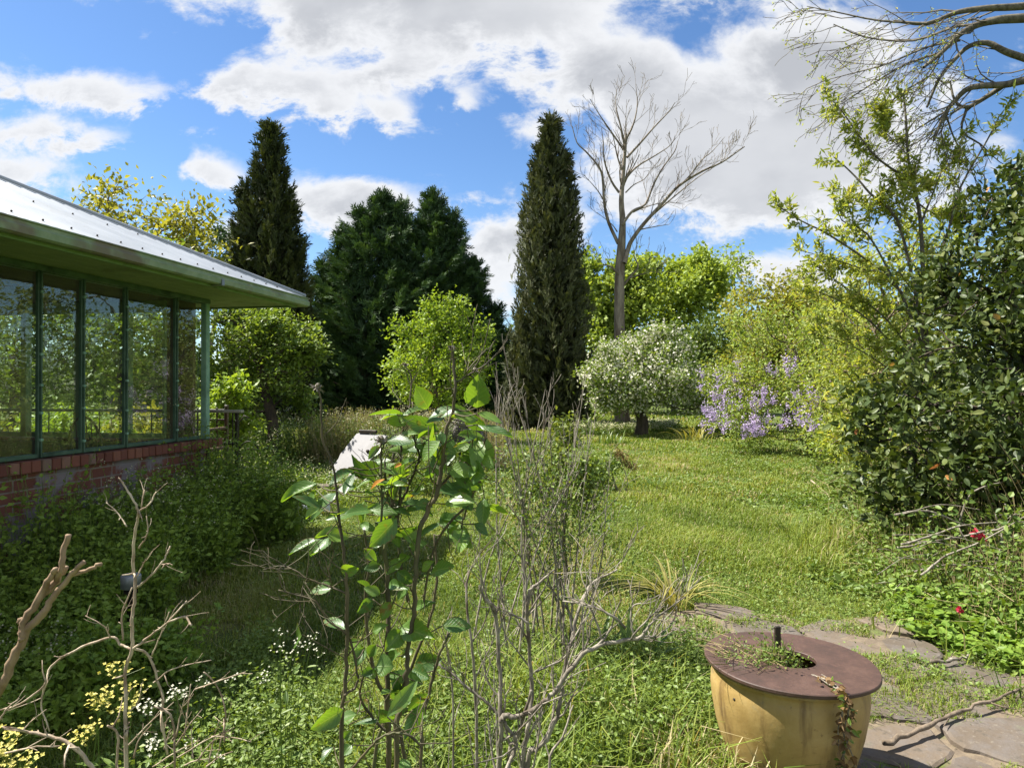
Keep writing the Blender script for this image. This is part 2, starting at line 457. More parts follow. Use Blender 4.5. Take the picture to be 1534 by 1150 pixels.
# ------------------------------------------------------------------ palette
M = {}
def g(*c): return tuple(c)
M['grass'] = leaf_mat('grass_blades', [(.08, .135, .018), (.155, .225, .03), (.215, .28, .04), (.275, .315, .06), (.46, .39, .21)], .55, .35)
M['weed'] = leaf_mat('weed_leaves', [(.06, .115, .022), (.11, .18, .032), (.165, .245, .045), (.23, .30, .06)], .5, .35)
M['weed_pale'] = leaf_mat('pale_weed_leaves', [(.10, .14, .03), (.19, .22, .05), (.27, .27, .08), (.36, .33, .14)], .6, .35)
M['ivy'] = leaf_mat('bright_leaves', [(.10, .19, .025), (.18, .29, .04), (.27, .38, .06)], .55, .35)
M['ruddy'] = leaf_mat('reddish_creeping_leaves', [(.10, .13, .03), (.20, .14, .05), (.28, .15, .09), (.32, .22, .12)], .6, .3)
M['petal_white'] = leaf_mat('white_petals', [(.50, .48, .28), (.66, .64, .44)], .6, .3, (1, 1, .9))
M['petal_cream'] = leaf_mat('blossom_petals', [(.62, .61, .44), (.74, .73, .58), (.78, .74, .66)], .6, .3, (1, 1, .9))
M['petal_yellow'] = leaf_mat('yellow_petals', [(.62, .55, .10), (.75, .68, .22)], .6, .3, (1, 1, .6))
M['petal_lilac'] = leaf_mat('lilac_petals', [(.38, .27, .50), (.52, .41, .62), (.68, .60, .72)], .6, .3, (1, 1, 1.1))
M['petal_red'] = leaf_mat('red_petals', [(.45, .02, .06), (.62, .05, .10)], .5, .25, (1.2, 1, 1))
M['lime'] = leaf_mat('lime_leaves', [(.15, .24, .025), (.24, .35, .04), (.34, .45, .07)], .5, .42)
M['lime_far'] = leaf_mat('far_lime_leaves', [(.18, .26, .035), (.28, .37, .06), (.37, .45, .09)], .6, .38)
M['mid_far'] = leaf_mat('far_green_leaves', [(.07, .12, .03), (.12, .18, .04), (.18, .24, .06)], .6, .35)
M['gold'] = leaf_mat('golden_leaves', [(.15, .22, .04), (.22, .31, .055), (.30, .38, .08), (.40, .36, .11)], .55, .4)
M['olive'] = leaf_mat('olive_leaves', [(.09, .13, .025), (.15, .20, .035), (.23, .28, .06)], .5, .38)
M['apple'] = leaf_mat('fruit_tree_leaves', [(.10, .17, .03), (.17, .25, .045), (.25, .33, .07)], .5, .4)
M['yellow_green'] = leaf_mat('yellow_green_leaves', [(.18, .20, .03), (.28, .29, .05), (.38, .36, .09)], .5, .42)
M['willowy'] = leaf_mat('narrow_leaves', [(.18, .24, .045), (.28, .35, .07), (.39, .44, .11), (.48, .43, .15)], .5, .5)
M['camellia'] = leaf_mat('glossy_dark_leaves', [(.028, .042, .012), (.045, .070, .018), (.065, .095, .022), (.095, .125, .03), (.15, .16, .045)], .46, .18, (1.3, 1.3, .4), .30)
M['withered'] = leaf_mat('withered_leaves', [(.45, .20, .06), (.55, .33, .10), (.40, .12, .06)], .6, .35, (1, 1, .6))
M['conifer'] = leaf_mat('dark_conifer_sprays', [(.025, .052, .020), (.044, .09, .03), (.072, .135, .042), (.11, .185, .058)], .6, .12)
M['cypress'] = leaf_mat('cypress_sprays', [(.042, .052, .022), (.075, .088, .035), (.11, .125, .052), (.165, .165, .08)], .7, .1)
M['cypress_dark'] = leaf_mat('dark_cypress_sprays', [(.024, .036, .012), (.045, .06, .018), (.07, .085, .025), (.105, .12, .035)], .7, .1)
M['rose_leaf'] = leaf_mat('rose_leaf_surface', [(.055, .12, .035), (.08, .165, .04), (.12, .22, .045), (.17, .28, .05)], .36, .42, (1.9, 1.7, .3), .5, veins=True)
M['orange_leaf'] = leaf_mat('orange_leaf_surface', [(.50, .20, .04), (.60, .28, .05)], .5, .4, (1.1, 1, .5), veins=True)
M['strap'] = leaf_mat('strap_leaves', [(.07, .14, .03), (.14, .22, .05), (.22, .28, .08)], .4, .35)
M['straw'] = leaf_mat('straw', [(.22, .17, .08), (.34, .27, .13), (.45, .37, .2)], .8, .2)
M['dead_head'] = leaf_mat('withered_brown_florets', [(.10, .06, .025), (.17, .10, .04), (.24, .16, .08)], .8, .2)
M['bark'] = noise_mat('grey_brown_bark', (.10, .075, .05), (.22, .17, .12), 14, .9, .6, .02, stretch=(1, 1, .25))
M['bark_dark'] = noise_mat('dark_bark', (.035, .027, .02), (.085, .065, .045), 14, .9, .6, .02, stretch=(1, 1, .25))
M['bark_dead'] = noise_mat('weathered_dead_wood', (.125, .10, .075), (.27, .23, .18), 9, .9, .6, .03, c3=(.12, .085, .06), stretch=(1, 1, .2))
M['bark_far'] = noise_mat('mossy_grey_bark', (.07, .06, .042), (.17, .15, .11), 16, .9, .5, .02)
M['cane'] = noise_mat('rose_cane_bark', (.045, .038, .02), (.11, .088, .045), 30, .7, .5, .003, c3=(.09, .11, .035), stretch=(1, 1, .3))
M['twig'] = noise_mat('dry_twig_bark', (.12, .10, .078), (.33, .295, .235), 38, .85, .5, .003, c3=(.09, .068, .048), stretch=(1, 1, .4))
M['twig_pale'] = noise_mat('bleached_twig_bark', (.24, .17, .11), (.52, .43, .31), 46, .85, .8, .004, c3=(.15, .095, .06), stretch=(1, 1, .4))
M['green_paint'] = noise_mat('faded_green_paint', (.19, .30, .14), (.24, .36, .18), 6, .6, .2, .004, c3=(.12, .17, .085))
M['green_dark'] = noise_mat('dark_green_paint', (.05, .10, .065), (.085, .15, .10), 9, .5, .15, .003, c3=(.03, .06, .04))
M['green_post'] = noise_mat('pale_green_paint', (.20, .36, .26), (.27, .44, .33), 7, .55, .15, .003, c3=(.15, .26, .18))
M['soffit'] = noise_mat('green_soffit_boards', (.29, .36, .21), (.35, .42, .25), 5, .7, .15, .004, c3=(.20, .24, .13))
M['gutter'] = noise_mat('weathered_gutter', (.21, .28, .15), (.29, .35, .21), 7, .6, .2, .004, c3=(.19, .165, .11))
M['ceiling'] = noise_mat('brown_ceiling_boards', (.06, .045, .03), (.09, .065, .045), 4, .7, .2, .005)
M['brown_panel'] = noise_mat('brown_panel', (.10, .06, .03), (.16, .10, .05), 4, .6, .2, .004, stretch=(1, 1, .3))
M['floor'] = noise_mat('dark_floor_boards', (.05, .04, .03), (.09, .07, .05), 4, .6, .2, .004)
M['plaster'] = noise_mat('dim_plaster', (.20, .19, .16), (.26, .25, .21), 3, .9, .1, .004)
M['iron'] = noise_mat('dark_iron', (.02, .018, .015), (.05, .035, .025), 20, .6, .3, .003, metallic=.3)
M['rail_wood'] = noise_mat('bleached_rail_timber', (.30, .27, .22), (.42, .38, .31), 12, .8, .3, .004)
M['dark_wood'] = noise_mat('dark_varnished_wood', (.05, .03, .018), (.10, .06, .035), 10, .45, .2, .003, stretch=(1, 1, .2))
M['white_board'] = noise_mat('white_painted_board', (.175, .17, .18), (.205, .20, .205), 4, .6, .2, .003, c3=(.13, .125, .12))
M['pvc'] = noise_mat('white_plastic', (.60, .62, .66), (.70, .72, .75), 8, .4, .1, .002)
M['galv'] = noise_mat('dull_grey_metal', (.20, .21, .22), (.30, .31, .33), 14, .45, .15, .002, metallic=.5)
M['rock'] = noise_mat('dark_rough_stone', (.05, .045, .04), (.13, .115, .10), 7, .9, .8, .04, c3=(.19, .18, .15))
M['soil'] = noise_mat('dark_soil', (.045, .03, .02), (.09, .065, .04), 20, .95, .8, .02)

def mat_rust():
    m, nt, b = new_mat('rusty_iron_sheet'); v = nt.coord('Object')
    n = nt.noise(v, 9, 7, .7); n2 = nt.noise(v, 60, 4, .6); n3 = nt.noise(v, 3.2, 4, .6)
    c = nt.ramp(n, [(.25, (.040, .024, .018)), (.5, (.068, .037, .027)), (.62, (.090, .050, .036)), (.8, (.062, .045, .037))])
    c = nt.mix(nt.smooth(n2, .55, .75, 0, .5), c, (.13, .07, .05)); c = nt.mix(nt.smooth(n3, .55, .75, 0, .5), c, (.10, .075, .066))
    nt.link(c, b.inputs['Base Color']); b.inputs['Roughness'].default_value = .62
    nt.link(nt.bump(n2, .35, .003), b.inputs['Normal']); return m
M['rust'] = mat_rust()
def mat_pot():
    m, nt, b = new_mat('ochre_glazed_stoneware'); v = nt.coord('Object')
    n = nt.noise(v, 5, 6, .65, .4); n2 = nt.noise(v, 42, 4, .6)
    mp = nt.new('ShaderNodeMapping'); mp.inputs['Scale'].default_value = (6, 6, .7); nt.link(v, mp.inputs[0])
    n3 = nt.noise(mp.outputs[0], 2.4, 5, .6)
    c = nt.ramp(n, [(.3, (.25, .16, .052)), (.5, (.35, .24, .085)), (.72, (.43, .32, .14))])
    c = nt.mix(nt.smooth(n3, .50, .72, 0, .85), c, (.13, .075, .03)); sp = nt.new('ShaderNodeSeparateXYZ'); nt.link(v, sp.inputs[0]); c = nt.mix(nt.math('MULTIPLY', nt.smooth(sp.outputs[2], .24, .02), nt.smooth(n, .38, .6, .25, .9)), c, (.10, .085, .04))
    c = nt.mix(nt.smooth(n2, .62, .72, 0, .55), c, (.14, .085, .04))
    n4 = nt.noise(v, 9, 5, .7); c = nt.mix(nt.smooth(n4, .6, .72, 0, .55), c, (.22, .19, .11))
    nt.link(c, b.inputs['Base Color']); nt.link(nt.smooth(n, .3, .7, .42, .62), b.inputs['Roughness'])
    nt.link(nt.bump(nt.math('ADD', n2, n), .25, .004), b.inputs['Normal']); return m
M['pot'] = mat_pot()
def mat_brick(name, paint=True):
    m, nt, b = new_mat(name); v = nt.coord('Object')
    sp = nt.new('ShaderNodeSeparateXYZ'); nt.link(v, sp.inputs[0]); cb = nt.new('ShaderNodeCombineXYZ')
    nt.link(nt.math('ADD', sp.outputs[0], sp.outputs[1]), cb.inputs[0]); nt.link(sp.outputs[2], cb.inputs[1])
    br = nt.new('ShaderNodeTexBrick'); nt.link(cb.outputs[0], br.inputs['Vector'])
    br.inputs['Scale'].default_value = 1; br.inputs['Brick Width'].default_value = .235; br.inputs['Row Height'].default_value = .086
    br.inputs['Mortar Size'].default_value = .007; br.inputs['Mortar Smooth'].default_value = .2; br.inputs['Bias'].default_value = -.2
    br.inputs['Color1'].default_value = (.16, .055, .036, 1); br.inputs['Color2'].default_value = (.25, .095, .06, 1); br.inputs['Mortar'].default_value = (.26, .22, .18, 1)
    n = nt.noise(v, 11, 6, .65); c = nt.mix(nt.smooth(n, .35, .75, 0, .55), br.outputs['Color'], (.15, .055, .035))
    if paint:
        n2 = nt.noise(v, 3.1, 5, .6); c = nt.mix(nt.smooth(n2, .46, .56, 0, .8), c, (.24, .225, .24))
    nt.link(c, b.inputs['Base Color']); b.inputs['Roughness'].default_value = .88
    nt.link(nt.bump(nt.math('ADD', nt.math('MULTIPLY', br.outputs['Fac'], -1), nt.math('MULTIPLY', n, .5)), .6, .012), b.inputs['Normal']); return m
M['brick'] = mat_brick('red_brickwork')
def mat_sill():
    m, nt, b = new_mat('brick_on_edge'); a = nt.new('ShaderNodeAttribute', attribute_name='v'); v = nt.coord('Object'); n = nt.noise(v, 18, 6, .65)
    c = nt.ramp(a.outputs['Fac'], [(0, (.14, .045, .032)), (.5, (.225, .078, .05)), (.85, (.28, .12, .075)), (1, (.20, .14, .11))])
    c = nt.mix(nt.smooth(n, .45, .75, 0, .6), c, (.16, .07, .05)); nt.link(c, b.inputs['Base Color']); b.inputs['Roughness'].default_value = .85
    nt.link(nt.bump(n, .5, .006), b.inputs['Normal']); return m
M['sill'] = mat_sill()
def mat_roof():
    m, nt, b = new_mat('galvanised_roofing'); v = nt.coord('Object'); n = nt.noise(v, 1.6, 5, .6); n2 = nt.noise(v, 26, 4, .6)
    c = nt.mix(nt.smooth(n, .35, .65), (.27, .295, .32), (.34, .365, .39)); c = nt.mix(nt.smooth(n2, .6, .75, 0, .35), c, (.20, .19, .17)); n5 = nt.noise(v, .7, 5, .7); c = nt.mix(nt.smooth(n5, .55, .7, 0, .4), c, (.22, .225, .22))
    nt.link(c, b.inputs['Base Color']); b.inputs['Roughness'].default_value = .5; b.inputs['Metallic'].default_value = .25; return m
M['roof'] = mat_roof()
def mat_glass():
    m, nt, b = new_mat('old_window_glass'); t = m.node_tree; t.nodes.remove(b)
    tr = nt.new('ShaderNodeBsdfTransparent'); tr.inputs[0].default_value = (.93, .96, .93, 1)
    gl = nt.new('ShaderNodeBsdfGlossy'); gl.inputs['Roughness'].default_value = .012; gl.inputs[0].default_value = (.95, 1, .96, 1)
    v = nt.coord('Object'); n = nt.noise(v, 3.5, 2, .5); nt.link(nt.bump(n, .03, .02), gl.inputs['Normal'])
    ge = nt.new('ShaderNodeNewGeometry'); dt = nt.new('ShaderNodeVectorMath', operation='DOT_PRODUCT'); nt.link(ge.outputs['Normal'], dt.inputs[0]); nt.link(ge.outputs['Incoming'], dt.inputs[1])
    gr = nt.math('POWER', nt.math('SUBTRACT', 1.0, nt.math('ABSOLUTE', dt.outputs['Value'])), 5.0)
    mx = nt.new('ShaderNodeMixShader'); nt.link(nt.math('ADD', nt.math('MULTIPLY', gr, .9), .06), mx.inputs[0])
    nt.link(tr.outputs[0], mx.inputs[1]); nt.link(gl.outputs[0], mx.inputs[2])
    df = nt.new('ShaderNodeBsdfDiffuse'); df.inputs[0].default_value = (.5, .5, .45, 1)   # a film of dust
    m2 = nt.new('ShaderNodeMixShader'); d = nt.noise(v, 5, 5, .65); nt.link(nt.smooth(d, .45, .8, .015, .07), m2.inputs[0])
    nt.link(mx.outputs[0], m2.inputs[1]); nt.link(df.outputs[0], m2.inputs[2])
    nt.link(m2.outputs[0], t.nodes['Material Output'].inputs['Surface']); return m
M['glass'] = mat_glass()
def mat_ground():
    m, nt, b = new_mat('lawn_soil'); v = nt.coord('Object'); n = nt.noise(v, .8, 6, .65); n2 = nt.noise(v, 9, 6, .7); n3 = nt.noise(v, .35, 4, .6); n4 = nt.noise(v, 45, 3, .6)
    c = nt.mix(nt.smooth(n2, .35, .65), (.055, .085, .02), (.11, .15, .035)); c = nt.mix(nt.smooth(n, .52, .68, 0, .6), c, (.17, .15, .06))
    c = nt.mix(nt.smooth(n4, .52, .7, 0, .7), c, (.06, .045, .025)); c = nt.mix(nt.smooth(n3, .6, .75, 0, .5), c, (.20, .16, .09))
    nt.link(c, b.inputs['Base Color']); b.inputs['Roughness'].default_value = .95; b.inputs['Specular IOR Level'].default_value = .1
    nt.link(nt.bump(n4, .8, .03), b.inputs['Normal']); return m
M['ground'] = mat_ground()
M['path_bed'] = noise_mat('mossy_path_earth', (.13, .10, .07), (.19, .15, .10), 14, .95, .8, .02, c3=(.10, .115, .035))
def mat_stone():
    m, nt, b = new_mat('slate_paving'); v = nt.coord('Object'); a = nt.new('ShaderNodeAttribute', attribute_name='v')
    n = nt.noise(v, 7, 7, .7); n2 = nt.noise(v, 40, 4, .6)
    c = nt.ramp(a.outputs['Fac'], [(0, (.090, .070, .050)), (.5, (.120, .092, .064)), (1, (.155, .115, .076))])
    c = nt.mix(nt.smooth(n, .4, .7, 0, .7), c, (.14, .125, .115)); c = nt.mix(nt.smooth(n2, .58, .75, 0, .5), c, (.25, .22, .17))
    n3 = nt.noise(v, 3.5, 4, .6); c = nt.mix(nt.smooth(n3, .58, .7, 0, .55), c, (.11, .115, .045)); n4 = nt.noise(v, 16, 5, .7); c = nt.mix(nt.smooth(n4, .55, .68, 0, .8), c, (.075, .062, .045))
    nt.link(c, b.inputs['Base Color']); b.inputs['Roughness'].default_value = .85; nt.link(nt.bump(nt.math('ADD', n, nt.math('MULTIPLY', n2, .4)), .6, .012), b.inputs['Normal']); return m
M['stone'] = mat_stone()

# ------------------------------------------------------------------ ground
def hz(x, y):
    return .03 * np.sin(1.3 * x + .7) * np.sin(.9 * y + .3) + .015 * np.sin(3.1 * x + 2.2 * y) + .012 * np.sin(5.3 * x - 4.1 * y + 1)
def build_ground():
    s = np.linspace(-1, 1, 181); c = 7 * np.sinh(s * 4.9) / 1.0
    X, Y = np.meshgrid(c, c + 9, indexing='ij'); far = np.clip((np.hypot(X, Y - 9) - 60) / 80, 0, 1)
    Z = hz(X, Y) * (1 - far)
    n = len(c); i = np.arange(n - 1)[:, None] * n + np.arange(n - 1)[None]
    mb = MB(); mb.add(np.stack([X, Y, Z], -1).reshape(-1, 3), np.stack([i, i + n, i + n + 1, i + 1], -1).reshape(-1, 4))
    tag(mb.build('ground', M['ground'], smooth=True), 'garden ground under the lawn, trees and house', 'ground', kind='structure')
build_ground()

# ------------------------------------------------------------------ house
K = np.array([-3.16, 7.05, 0.]); HA = -math.atan(.174)
def h2w(p):
    p = np.atleast_2d(np.asarray(p, float)); c, s = math.cos(HA), math.sin(HA)
    return np.stack([K[0] + c * p[:, 0] - s * p[:, 1], K[1] + s * p[:, 0] + c * p[:, 1], p[:, 2]], 1)
def w2h(x, y):
    c, s = math.cos(HA), math.sin(HA); dx = x - K[0]; dy = y - K[1]
    return c * dx + s * dy, -s * dx + c * dy
def build_house():
    R = empty('house', tuple(K), 'brick and glass sunroom end of a house under a grey corrugated iron roof', 'house', rz=HA); R.scale = (1, 1, .972); R.location.z = .025
    rs = RS(3); LEN = 9.5; WID = 5.0
    # brick base
    mb = MB(); box(mb, (-.24, -LEN, -.1), (0, 0, .985)); box(mb, (-WID, -.24, -.1), (-.2401, -.001, .985)); mb.build('brick_wall', M['brick'], R)
    # brick-on-edge sill courses
    mb = MB(); y = .22
    while y > -LEN:
        w = .076 + rs.uniform(-.003, .003); z = 1.075 + rs.uniform(-.004, .004); x = .055 + rs.uniform(-.008, .006)
        bev_box(mb, (-.19, y - w, .986), (x, y, z), .006, rs.rand()); y -= w + .011
    x = -.21
    while x > -WID:
        w = .076; bev_box(mb, (x - w, -.19, .986), (x, .05 + rs.uniform(-.006, .006), 1.075), .006, rs.rand()); x -= w + .011
    box(mb, (-.17, -LEN, .985), (.035, .2, 1.062), .97); mb.build('sill', M['sill'], R)
    zb, zt = 1.085, 2.55
    # side windows: slim steel bars with a putty line and clips
    bars = [-.035, -.44, -1.11, -1.585, -1.99, -2.45, -2.93, -3.45, -4.0, -4.6]
    for a, b in zip(bars[:-1], bars[1:]):
        mb = MB(); t = .016
        bev_box(mb, (-.048, b - t, zb), (-.018, b + t, zt), .004)                       # mullion
        bev_box(mb, (-.0175, b - .006, zb), (.0, b + .006, zt), .003)                   # nose
        for z in np.linspace(zb + .12, zt - .2, 6) + rs.uniform(-.03, .03, 6): bev_box(mb, (-.0170, b - .012, z - .010), (.004, b + .012, z + .010), .003, m=1)
        bev_box(mb, (-.07, b + t + .001, zb), (-.014, a - t - .001, zb + .032), .004); bev_box(mb, (-.07, b + t + .001, zt - .04), (-.014, a - t - .001, zt), .004)
        w = mb.build('window', [M['green_dark'], M['green_post']], R)
        mb = MB(); box(mb, (-.045, b + .012, zb + .02), (-.041, a - .012, zt - .02)); mb.build('pane', M['glass'], w)
    mb = MB(); bev_box(mb, (-.055, -.010, zb - .008), (.012, .052, 2.557), .006, m=0); mb.build('corner_post', M['green_post'], R)
    # end wall: a brown panel, then broad timber-framed windows
    mb = MB(); bev_box(mb, (-.40, -.07, zb), (-.095, -.03, zt), .004); mb.build('wall_panel', M['brown_panel'], R)
    posts = [.40, .87, 1.44, 2.10, 2.8, 3.5, 4.2, 4.9]
    for a, b in zip(posts[:-1], posts[1:]):
        mb = MB()
        bev_box(mb, (-b - .035, -.09, zb), (-b + .035, -.01, zt), .005); bev_box(mb, (-b + .036, -.08, zt - .12), (-a - .036, -.02, zt), .005)
        bev_box(mb, (-b + .036, -.08, zb), (-a - .036, -.02, zb + .05), .005)
        w = mb.build('window', M['green_paint'], R)
        mb = MB(); box(mb, (-b + .03, -.052, zb + .04), (-a - .03, -.048, zt - .11)); mb.build('pane', M['glass'], w)
    mb = MB(); bev_box(mb, (-.405 - .03, -.092, zb), (-.405 + .003, -.008, zt), .004); mb.build('window_post', M['green_paint'], R)
    # other walls, floor, ceiling
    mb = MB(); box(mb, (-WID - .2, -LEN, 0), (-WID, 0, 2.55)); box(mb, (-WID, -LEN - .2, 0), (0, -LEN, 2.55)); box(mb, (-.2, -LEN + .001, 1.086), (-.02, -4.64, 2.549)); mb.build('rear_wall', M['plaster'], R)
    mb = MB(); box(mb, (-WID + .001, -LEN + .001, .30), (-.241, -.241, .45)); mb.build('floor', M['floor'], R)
    mb = MB(); bev_box(mb, (-WID + .01, -.262, .451), (-.262, -.242, 1.06), .004); bev_box(mb, (-.26, -LEN + .01, .451), (-.242, -.266, 1.06), .004); mb.build('shade_lining', M['ceiling'], R)  # dark boards added over the lit inner brick, standing in for shade low in the room
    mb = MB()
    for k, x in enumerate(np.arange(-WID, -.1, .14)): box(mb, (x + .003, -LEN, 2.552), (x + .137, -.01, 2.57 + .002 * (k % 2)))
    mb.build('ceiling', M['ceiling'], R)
    # eaves
    O = .66
    mb = MB()
    for k in range(5):
        x0 = .004 + k * .128; box(mb, (x0, -LEN, 2.56), (x0 + .122, x0 + .1, 2.575)); box(mb, (-WID - .6, x0 + .005, 2.5605), (x0 - .004, x0 + .125, 2.574))
    mb.build('soffit', M['soffit'], R)
    mb = MB(); bev_box(mb, (.645, -LEN, 2.54), (.668, .668, 2.655), .004); bev_box(mb, (-WID - .6, .645, 2.541), (.644, .668, 2.654), .004); mb.build('fascia', M['green_paint'], R)
    # a beam below the soffit along the glass head
    mb = MB(); bev_box(mb, (.004, -LEN, 2.515), (.035, .03, 2.559), .004); mb.build('head_board', M['green_dark'], R)
    # quad gutter, mitred round the corner
    prof = [(.0, 2.655), (.0, 2.575), (.012, 2.562), (.075, 2.555), (.095, 2.567), (.1, 2.61), (.088, 2.625), (.088, 2.642), (.10, 2.648), (.098, 2.656), (.082, 2.652), (.078, 2.62), (.085, 2.61), (.08, 2.58), (.02, 2.58), (.016, 2.655)]
    mb = MB(); n = len(prof); V = []
    for q in (0, 1, 2):
        for o, z in prof:
            e = .669 + o
            V.append([(e, -LEN, z), (e, e, z), (-WID - .6, e, z)][q])
    F = [[s * n + i, s * n + (i + 1) % n, (s + 1) * n + (i + 1) % n, (s + 1) * n + i] for s in (0, 1) for i in range(n)]
    mb.add(V, F); gt = mb.build('gutter', M['gutter'], R)
    mb = MB()
    for y in (-.9, -3.4):
        mb = MB(); box(mb, (.6685, y - .02, 2.552), (.7735, y + .02, 2.5535)); box(mb, (.770, y - .02, 2.5536), (.7745, y + .02, 2.61)); mb.build('gutter_joint', M['galv'], gt)
    # corrugated iron
    p = .45; E = .70; z0 = 2.668; pitch = .076
    def sheet(side):
        mb = MB(); ys = np.arange(-LEN if side == 0 else -WID - .9, E - .004, pitch / 6); cor = .010 * np.cos(ys * 2 * PI / pitch)
        mx = 3.2 if side == 0 else 9
        if side == 0: s1 = np.minimum(E - ys, mx)
        else: s1 = np.minimum(E - ys, np.maximum(0, 2 * 3.2 + 0 * ys - (E - ys))); s1 = np.maximum(s1, .001)
        V = []; m = 7
        for t in np.linspace(0, 1, m):
            s = s1 * t + (0 if t else -.045); z = z0 + p * s + cor
            V.append(np.stack([E - s, ys, z], 1) if side == 0 else np.stack([ys, E - s, z], 1))
        V = np.concatenate(V); k = len(ys); i = np.arange(m - 1)[:, None] * k + np.arange(k - 1)[None]
        F = np.stack([i, i + 1, i + k + 1, i + k], -1).reshape(-1, 4)
        if side == 0: F = F[:, ::-1]
        mb.add(V, F); return mb
    mb = sheet(0); mb2 = sheet(1); mb.V += mb2.V; mb.F += [(f + mb.n, v, m, u) for f, v, m, u in mb2.F]
    top = E - 3.2; zr = z0 + p * 3.2; a = len(np.concatenate(mb.V))
    mb.n = a; mb.add([(top, -LEN, zr), (top, top, zr), (top - 3.2, E - .0, z0), (top - 3.2, -LEN, z0)], [[0, 1, 2, 3]])
    mb.add([(E - .02, -LEN + .05, z0 - .1), (top, -LEN + .05, zr - .05), (top - 3.2, -LEN + .05, z0 - .1)], [[0, 1, 2]])
    roof = mb.build('roof', M['roof'], R, True)
    mb = MB()
    P = [(E - s, E - s, z0 + p * s + .018) for s in np.linspace(-.03, 3.2, 12)]; tube(mb, P, .028, 8)
    for sg in (0, 1):
        V = []
        for s in np.linspace(-.03, 3.2, 12):
            c = np.array([E - s, E - s, z0 + p * s + .022]); w = np.array([.0, -.10, -.012]) if sg == 0 else np.array([-.10, 0, -.012])
            V += [c, c + w, c + w - [0, 0, .012], c - [0, 0, .012]]
        F = [[4 * i + q, 4 * i + (q + 1) % 4, 4 * i + 4 + (q + 1) % 4, 4 * i + 4 + q] for i in range(11) for q in range(4)]
        mb.add(V, F)
    tube(mb, [(top, top, zr + .02), (top, -LEN, zr + .02)], .035, 8)
    mb.build('ridge_cap', M['roof'], roof, True)
    mb = MB()
    for s in (.12, .95, 1.75, 2.55):
        for q, y in enumerate(np.arange(-LEN + .04, E - s - .1, pitch * (5 if s > .5 else 3))):
            yy = round(y / pitch) * pitch; c = (E - s, yy, z0 + p * s + .010)
            tube(mb, [c, (c[0] + .004, c[1], c[2] + .010)], [.007, .005], 6)
    mb.build('roof_screw', M['iron'], roof); bpy.data.objects['roof_screw']['kind'] = 'stuff'
build_house()

# furniture inside and the veranda beyond: built around their own origin
def windsor_chair():
    w = h2w((-.72, -.68, .45))[0]
    R = empty('chair', tuple(w), 'dark wooden chair with arched spindle back inside the sunroom', 'chair', rz=HA + .25); R.scale = (.74, .74, .93)
    mb = MB(); th = np.linspace(0, 2 * PI, 20, endpoint=False); 
    V = [(.21 * math.cos(t), .20 * math.sin(t), z) for z in (.42, .45) for t in th]
    F = [[i, (i + 1) % 20, 20 + (i + 1) % 20, 20 + i] for i in range(20)]; mb.add(V, F)
    mb.add([(.21 * math.cos(t), .20 * math.sin(t), .45) for t in th] + [(0, 0, .455)], [[i, (i + 1) % 20, 20] for i in range(20)]); mb.build('seat', M['dark_wood'], R)
    for sx in (-1, 1):
        for sy in (-1, 1):
            mb = MB(); tube(mb, [(sx * .2, sy * .19, 0), (sx * .13, sy * .13, .43)], [.012, .018], 8); mb.build('leg', M['dark_wood'], R, True)
    mb = MB(); t = np.linspace(0, PI, 15); tube(mb, [(.21 * math.cos(a), -.16 - .08 * math.sin(a), .45 + .5 * math.sin(a) ** .7) for a in t], .014, 8)
    for x in np.linspace(-.14, .14, 6): tube(mb, [(x, -.16, .45), (x * 1.1, -.24, .45 + .5 * math.sqrt(max(0, 1 - (x / .21) ** 2)) ** .7)], .007, 6)
    mb.build('backrest', M['dark_wood'], R, True)
windsor_chair()
def table():
    w = h2w((-2.2, -1.2, .45))[0]
    R = empty('table', tuple(w), 'dark wooden table inside the sunroom behind the glass', 'table', rz=HA)
    mb = MB(); bev_box(mb, (-.75, -.42, .72), (.55, .42, .76), .008); mb.build('table_top', M['dark_wood'], R)
    mb = MB(); bev_box(mb, (-.66, -.34, .62), (.46, .34, .719), .005); mb.build('apron', M['dark_wood'], R)
    for x in (-.67, .47):
        for y in (-.35, .35):
            mb = MB(); bev_box(mb, (x - .03, y - .03, 0), (x + .03, y + .03, .719), .006); mb.build('leg', M['dark_wood'], R)
table()
def settee():
    w = h2w((-1.6, -2.6, .45))[0]
    R = empty('armchair', tuple(w), 'low dark armchair near the sunroom side windows', 'armchair', rz=HA + 1.2)
    mb = MB(); bev_box(mb, (-.45, -.4, .1), (.45, .4, .42), .05); mb.build('seat', M['brown_panel'], R)
    mb = MB(); bev_box(mb, (-.45, -.52, .1), (.45, -.401, .82), .05); mb.build('backrest', M['brown_panel'], R)
    for s in (-1, 1):
        mb = MB(); bev_box(mb, (s * .45 if s > 0 else -.57, -.5, .1), (.57 if s > 0 else -.451, .4, .60), .05); mb.build('armrest', M['brown_panel'], R)
    for s in (-1, 1):
        for y in (-.4, .3):
            mb = MB(); tube(mb, [(s * .45, y, 0), (s * .45, y, .1)], .025, 8); mb.build('leg', M['dark_wood'], R)
settee()
